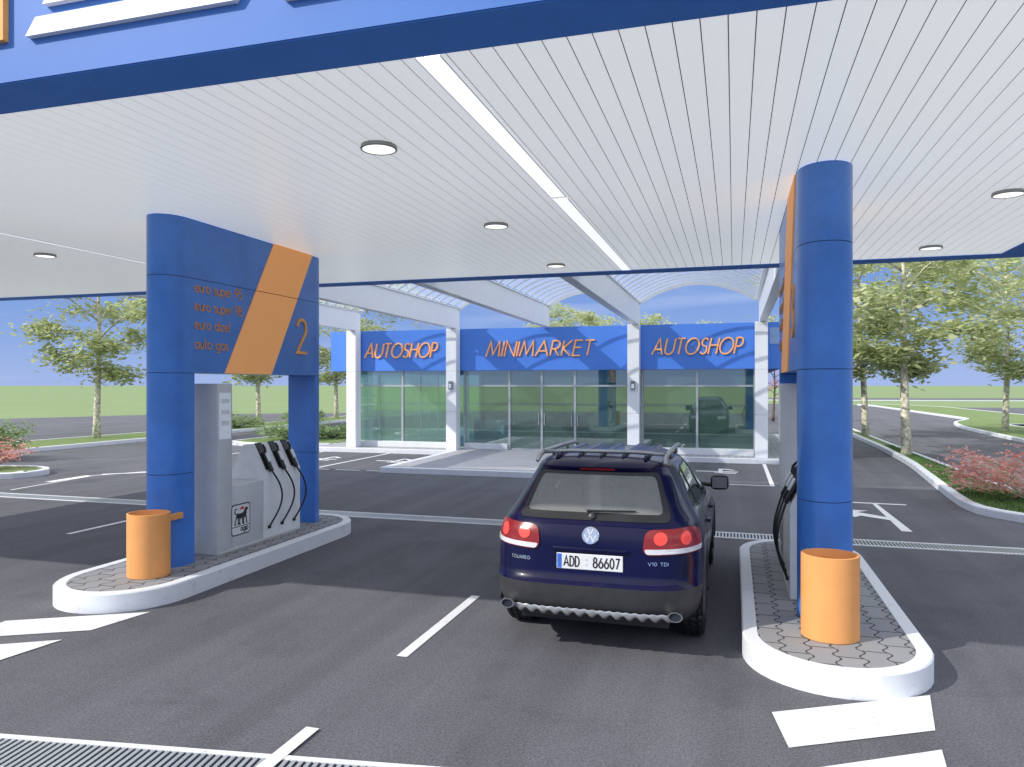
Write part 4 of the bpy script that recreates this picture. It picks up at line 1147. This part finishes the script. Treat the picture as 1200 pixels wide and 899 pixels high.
# scalloped skid strip + exhausts
b1 = NB(); N_ = 120; rows = []
for i in range(N_ + 1):
    x = -.70 + 1.40 * i / N_; s = surf_s(x, .42); sc = .017 * math.sin(i / N_ * 2 * PI * 13)
    y = lerp_tab(TR, .42) + (s.y - lerp_tab(TR, .42)) * .9
    rows.append([b1.verts.new((x, y - .02, .415 + .004 * math.cos(i))), b1.verts.new((x, y - .032, .385 + sc * .5)), b1.verts.new((x, y - .01, .362 + sc)), b1.verts.new((x, y + .06, .36 + sc)), b1.verts.new((x, y + .06, .41))])
for A, B in zip(rows, rows[1:]):
    for j in range(4): b1.faces.new((A[j], A[j + 1], B[j + 1], B[j]))
obj('skid_strip', b1, 'skid_silver', CAR, smooth=True)
for side in (-1, 1):
    b1 = NB(); lathe(b1, [(.046, 0), (.05, .004), (.05, .16), (.040, .16), (.038, .01)], 24, Matrix.Translation((side * .73, .03 + .14, .415)) @ Matrix.Rotation(PI / 2, 4, 'X'), sx=1.25, sy=.85)
    e = obj('exhaust_pipe', b1, 'chrome', CAR, smooth=True, auto=40)
    b1 = NB(); lathe(b1, [(.04, .0), (.04, .145), (0, .145)], 20, Matrix.Translation((side * .73, .03 + .14, .415)) @ Matrix.Rotation(PI / 2, 4, 'X'), sx=1.2, sy=.8); obj('exhaust_opening', b1, 'dark_seam', e)
b1 = NB(); box(b1, -.66, .66, .25, 4.4, .24, .35); obj('underbody', b1, 'black_plastic', CAR)
# mirrors
for side in (-1, 1):
    b1 = NB(); vs = box(b1, side * .93, side * 1.14, 2.88, 3.02, 1.10, 1.275, .045); obj_ = obj('door_mirror', b1, 'black_plastic', CAR, smooth=True, auto=60)
    b1 = NB(); box(b1, side * .952, side * 1.118, 2.872, 2.879, 1.125, 1.25, .003); obj('mirror_glass', b1, 'lamp_grey', obj_)
    b1 = NB(); tube(b1, [(side * .82, 2.98, 1.16), (side * .96, 2.95, 1.15)], .025, 8); obj('mirror_arm', b1, 'black_plastic', obj_)
# interior seats
for x in (-.48, 0, .48):
    b1 = NB(); box(b1, x - .225, x + .225, .98, 1.12, .96, 1.33, .05); box(b1, x - .13, x + .13, 1.0, 1.1, 1.345, 1.47, .04); obj('rear_seat', b1, 'seat_fabric', CAR, smooth=True, auto=60)
for x in (-.42, .42):
    b1 = NB(); box(b1, x - .24, x + .24, 1.95, 2.1, .96, 1.36, .05); box(b1, x - .13, x + .13, 1.97, 2.08, 1.37, 1.52, .04); obj('front_seat', b1, 'seat_fabric', CAR, smooth=True, auto=60)
b1 = NB(); box(b1, -.68, .68, .42, .95, .96, 1.12, .02); obj('parcel_shelf', b1, 'seat_fabric', CAR)
b1 = NB(); P = [Vector((-.40 + .18 * math.cos(a), 2.75 + .06 * math.sin(a), 1.12 + .17 * math.sin(a))) for a in [2 * PI * i / 20 for i in range(21)]]; tube(b1, P, .014, 6); obj('steering_wheel', b1, 'black_plastic', CAR)
# wheels
def tyre_bm():
    b1 = NB(); W_ = .13
    prof = [(.235, -W_ + .02), (.30, -W_), (.345, -W_ + .01), (.364, -W_ + .03), (.370, -.075), (.362, -.070), (.362, -.060), (.370, -.055), (.371, -.012), (.362, -.008), (.362, .008), (.371, .012), (.370, .055), (.362, .060), (.362, .070), (.370, .075), (.364, W_ - .03), (.345, W_ - .01), (.30, W_), (.235, W_ - .02)]
    seg = 96; rings = []
    for j, (r, x) in enumerate(prof):
        ring = []
        for k in range(seg):
            rr_ = r
            if r > .361 and (k + (j // 3)) % 3 == 0: rr_ = r - .009
            a = 2 * PI * k / seg + x * .25; ring.append(b1.verts.new((x, rr_ * math.cos(a), rr_ * math.sin(a))))
        rings.append(ring)
    for A, B in zip(rings, rings[1:] + rings[:1]):
        for k in range(seg): b1.faces.new((A[k], A[(k + 1) % seg], B[(k + 1) % seg], B[k]))
    return b1
first = None
for side in (-1, 1):
    for ay in AX:
        if first is None:
            wl = obj('wheel', (lambda b1: (lathe(b1, [(.0, .055), (.05, .06), (.06, .045), (.07, -.06), (.235, -.08)], 28, Matrix.Rotation(-PI / 2, 4, 'Y')), b1)[1])(NB()), 'car_trim_grey', CAR, smooth=True, auto=40)
            ty = obj('tyre', tyre_bm(), 'black_rubber', wl)
            b1 = NB()
            lathe(b1, [(.243, .115), (.236, .12), (.225, .11), (.222, .0), (.226, -.1), (.24, -.115)], 40, Matrix.Rotation(-PI / 2, 4, 'Y'))
            for k in range(5):
                box(b1, .06, .10, -.028, .028, .05, .228, .008, Matrix.Rotation(2 * PI * k / 5, 4, 'X') @ Matrix.Scale(-1, 4, (1, 0, 0)))
            rm = obj('rim', b1, 'rim_alloy', wl, smooth=True, auto=40)
            first = wl; o = wl
        else: o = copy_tree(first, CAR)
        o.location = (side * .815, ay, WR); o.rotation_euler = (random.uniform(0, 1), 0, PI if side > 0 else 0)
        o.rotation_euler[0] = 0

# ================================================================== TREES & SHRUBS
def leaf(bm, c, s, rnd, flat=.6):
    a = rnd.uniform(0, 2 * PI); t_ = rnd.gauss(0, flat)
    u = Vector((math.cos(a), math.sin(a), rnd.gauss(0, .35))).normalized()
    v = u.cross(Vector((math.sin(t_), 0, math.cos(t_)))).normalized()
    bm.faces.new([bm.verts.new(c - u * s), bm.verts.new(c + v * s * .42), bm.verts.new(c + u * s * .9), bm.verts.new(c - v * s * .42)])
def make_tree(name, label, cat, seed, h, cr, cb, leafm, barkm, nclump, nleaf, ls, trunk_r=.13, group=None, lean=.0):
    rnd = random.Random(seed); t = thing(name, label, cat, group=group)
    bm = NB(); tips = []
    n_ = 9; P = []
    lx, ly = rnd.uniform(-.03, .03) + lean, rnd.uniform(-.03, .03)
    for i in range(n_ + 1):
        q = i / n_; P.append(Vector((lx * h * q + .05 * math.sin(q * 5 + seed), ly * h * q + .05 * math.cos(q * 4 + seed), -.08 + h * .93 * q)))
    tube(bm, P, [trunk_r * (1.15 if i == 0 else 1) * (1 - .82 * i / n_) for i in range(n_ + 1)], 9)
    nb = 15
    for k in range(nb):
        q = cb / h + (1 - cb / h) * (k + .3) / nb * .95; i = min(n_ - 1, int(q * n_)); p = P[i].lerp(P[i + 1], q * n_ - i)
        a = k * 2.4 + rnd.uniform(-.4, .4); env = math.sin(PI * min(1, .28 + .70 * (1 - (q - cb / h) / (1 - cb / h)))) ** .6
        L_ = cr * env * rnd.uniform(.8, 1.05); d = Vector((math.cos(a), math.sin(a), 0))
        B = [p, p + d * L_ * .35 + Vector((0, 0, L_ * .22)), p + d * L_ * .7 + Vector((0, 0, L_ * .33)), p + d * L_ + Vector((rnd.uniform(-.2, .2), rnd.uniform(-.2, .2), L_ * .30))]
        r0 = trunk_r * .42 * (1 - q * .6); tube(bm, B, [r0, r0 * .7, r0 * .45, r0 * .15], 6)
        for j in (1, 2, 3):
            for _ in range(2):
                a2 = a + rnd.uniform(-1.2, 1.2); e = B[j] + Vector((math.cos(a2), math.sin(a2), rnd.uniform(-.15, .3))) * L_ * .34
                tube(bm, [B[j], B[j].lerp(e, .5) + Vector((0, 0, .05)), e], [r0 * .35, r0 * .25, r0 * .1], 5); tips.append((e, L_)); 
            tips.append((B[j], L_))
    obj('trunk', bm, barkm, t, smooth=True)
    bm = NB()
    pts = []
    while len(pts) < nclump:
        e, L_ = rnd.choice(tips)
        pts.append(e + Vector((rnd.gauss(0, .30), rnd.gauss(0, .30), rnd.gauss(0, .14))) * cr * .30)
    for c in pts:
        if c.z < cb * .82: continue
        rad = rnd.uniform(.22, .46) * cr * .28
        for _ in range(nleaf):
            o = Vector((rnd.gauss(0, 1), rnd.gauss(0, 1), rnd.gauss(0, .42))) * rad
            leaf(bm, c + o, ls * rnd.uniform(.6, 1.3), rnd)
    me = bpy.data.meshes.new('crown'); bm.to_mesh(me); bm.free(); me.materials.append(M(leafm))
    o = bpy.data.objects.new('crown', me); COL.objects.link(o); o.parent = t
    return t
def put(t, x, y, rz=0, s=1.0, z=.12):
    t.location = (x, y, z); t.rotation_euler = (0, 0, rz); t.scale = (s, s, s); return t
GL, GR = 'roadside trees left of the forecourt', 'roadside trees right of the forecourt'
A1 = make_tree('roadside_tree', 'pale green tree standing alone on the left grass strip, nearest on left', 'tree', 11, 8.6, 3.9, 2.6, 'leaf_green', 'bark', 250, 42, .16, .15, GL)
put(A1, -25.7, 25.0, .6)
def another(src, x, y, rz, s, label, group=None):
    c = copy_tree(src); c['label'] = label
    if group: c['group'] = group
    put(c, x, y, rz, s); return c
another(A1, -25.8, 36.2, 2.4, 1.0, 'pale tree whose trunk shows through the opening of pylon 2', GL)
another(A1, -25.7, 44.5, 4.1, 1.0, 'pale tree seen between pylon 2 and the left end of the shop', GL)
B1 = make_tree('roadside_tree', 'tallest pale tree with forked upper trunk on right grass strip', 'tree', 23, 8.9, 3.5, 2.8, 'leaf_green', 'bark', 245, 42, .155, .155, GR, lean=.012)
put(B1, 5.22, 26.0, 1.0)
another(B1, 5.55, 36.0, 3.2, 1.0, 'slimmer tree directly right of the right pylon, farther along strip', GR)
another(A1, 12.6, 41.2, 5.2, 1.05, 'tree at the right frame edge on the far traffic island', GR)
another(A1, -8.5, 47, 1.5, .80, 'tree top showing above the MINIMARKET fascia', 'tree tops behind the shop')
another(B1, -4.0, 50, 2.2, .74, 'tree top showing above the right AUTOSHOP fascia', 'tree tops behind the shop')
P1 = make_tree('blossom_tree', 'small pink blossom tree seen between shop and right pylon', 'tree', 5, 4.2, 1.9, 1.7, 'blossom', 'bark_dark', 40, 22, .10, .10)
put(P1, 2.45, 50.5, 0)

def make_shrub(name, label, seed, rx, ry, h, leafm, nst, nleaf, ls, group=None, barkm='bark_dark'):
    rnd = random.Random(seed); t = thing(name, label, 'shrub', group=group)
    bm = NB(); tips = []
    for k in range(nst):
        a = rnd.uniform(0, 2 * PI); q = rnd.uniform(.25, 1) ** .6
        e = Vector((math.cos(a) * rx * q, math.sin(a) * ry * q, h * rnd.uniform(.35, 1.0) * (1.1 - .45 * q)))
        m_ = Vector((e.x * .45, e.y * .45, e.z * .75)); tube(bm, [(0, 0, -.02), m_, e], [.013, .006, .002], 5)
        tips += [(m_, .6), (m_.lerp(e, .5), .8), (e, 1)]
        for _ in range(2):
            f = m_.lerp(e, rnd.uniform(.2, .9)) + Vector((rnd.gauss(0, .14), rnd.gauss(0, .14), rnd.gauss(.04, .08))); tube(bm, [m_, f], [.006, .003], 4); tips.append((f, 1))
    obj('stems', bm, barkm, t)
    bm = NB()
    for p, wt in tips:
        for _ in range(int(nleaf * wt)):
            leaf(bm, p + Vector((rnd.gauss(0, .085), rnd.gauss(0, .085), rnd.gauss(0, .06))), ls * rnd.uniform(.6, 1.3), rnd, 1.0)
    me = bpy.data.meshes.new('foliage'); bm.to_mesh(me); bm.free(); me.materials.append(M(leafm))
    o = bpy.data.objects.new('foliage', me); COL.objects.link(o); o.parent = t
    return t
put(make_shrub('red_shrub', 'airy pink red shrub on the right kerbed grass strip', 31, 1.8, 1.2, 1.25, 'leaf_pink', 64, 9, .062, barkm='bark'), 5.55, 16.4)
put(make_shrub('red_shrub', 'red shrub low at the left frame edge in front of green bush', 32, 1.5, 1.0, .95, 'leaf_pink', 40, 11, .055), -19.3, 14.9)
put(make_shrub('green_shrub', 'dark green bush at left frame edge behind the red shrub', 33, 1.6, 1.1, 1.6, 'leaf_shrub', 46, 16, .07), -22.4, 17.6, z=.0)
gs = make_shrub('green_shrub', 'green bush beside tree trunk, seen through the opening of pylon 2', 34, 1.6, 1.4, .8, 'leaf_shrub', 46, 9, .08)
put(gs, -25.0, 33.2)
c = copy_tree(gs); c['label'] = 'low wide green bush on rounded island behind pump 2'; put(c, -17.2, 26.4, 1.0, 1.0)
c = copy_tree(gs); c['label'] = 'small green bush close against the left end of shop'; put(c, -16.2, 27.9, 2.2, .85)
c = copy_tree(gs); c['label'] = 'farther green bush right of the trunk seen through pylon 2'; put(c, -24.9, 39.5, 3.0, 1.0)
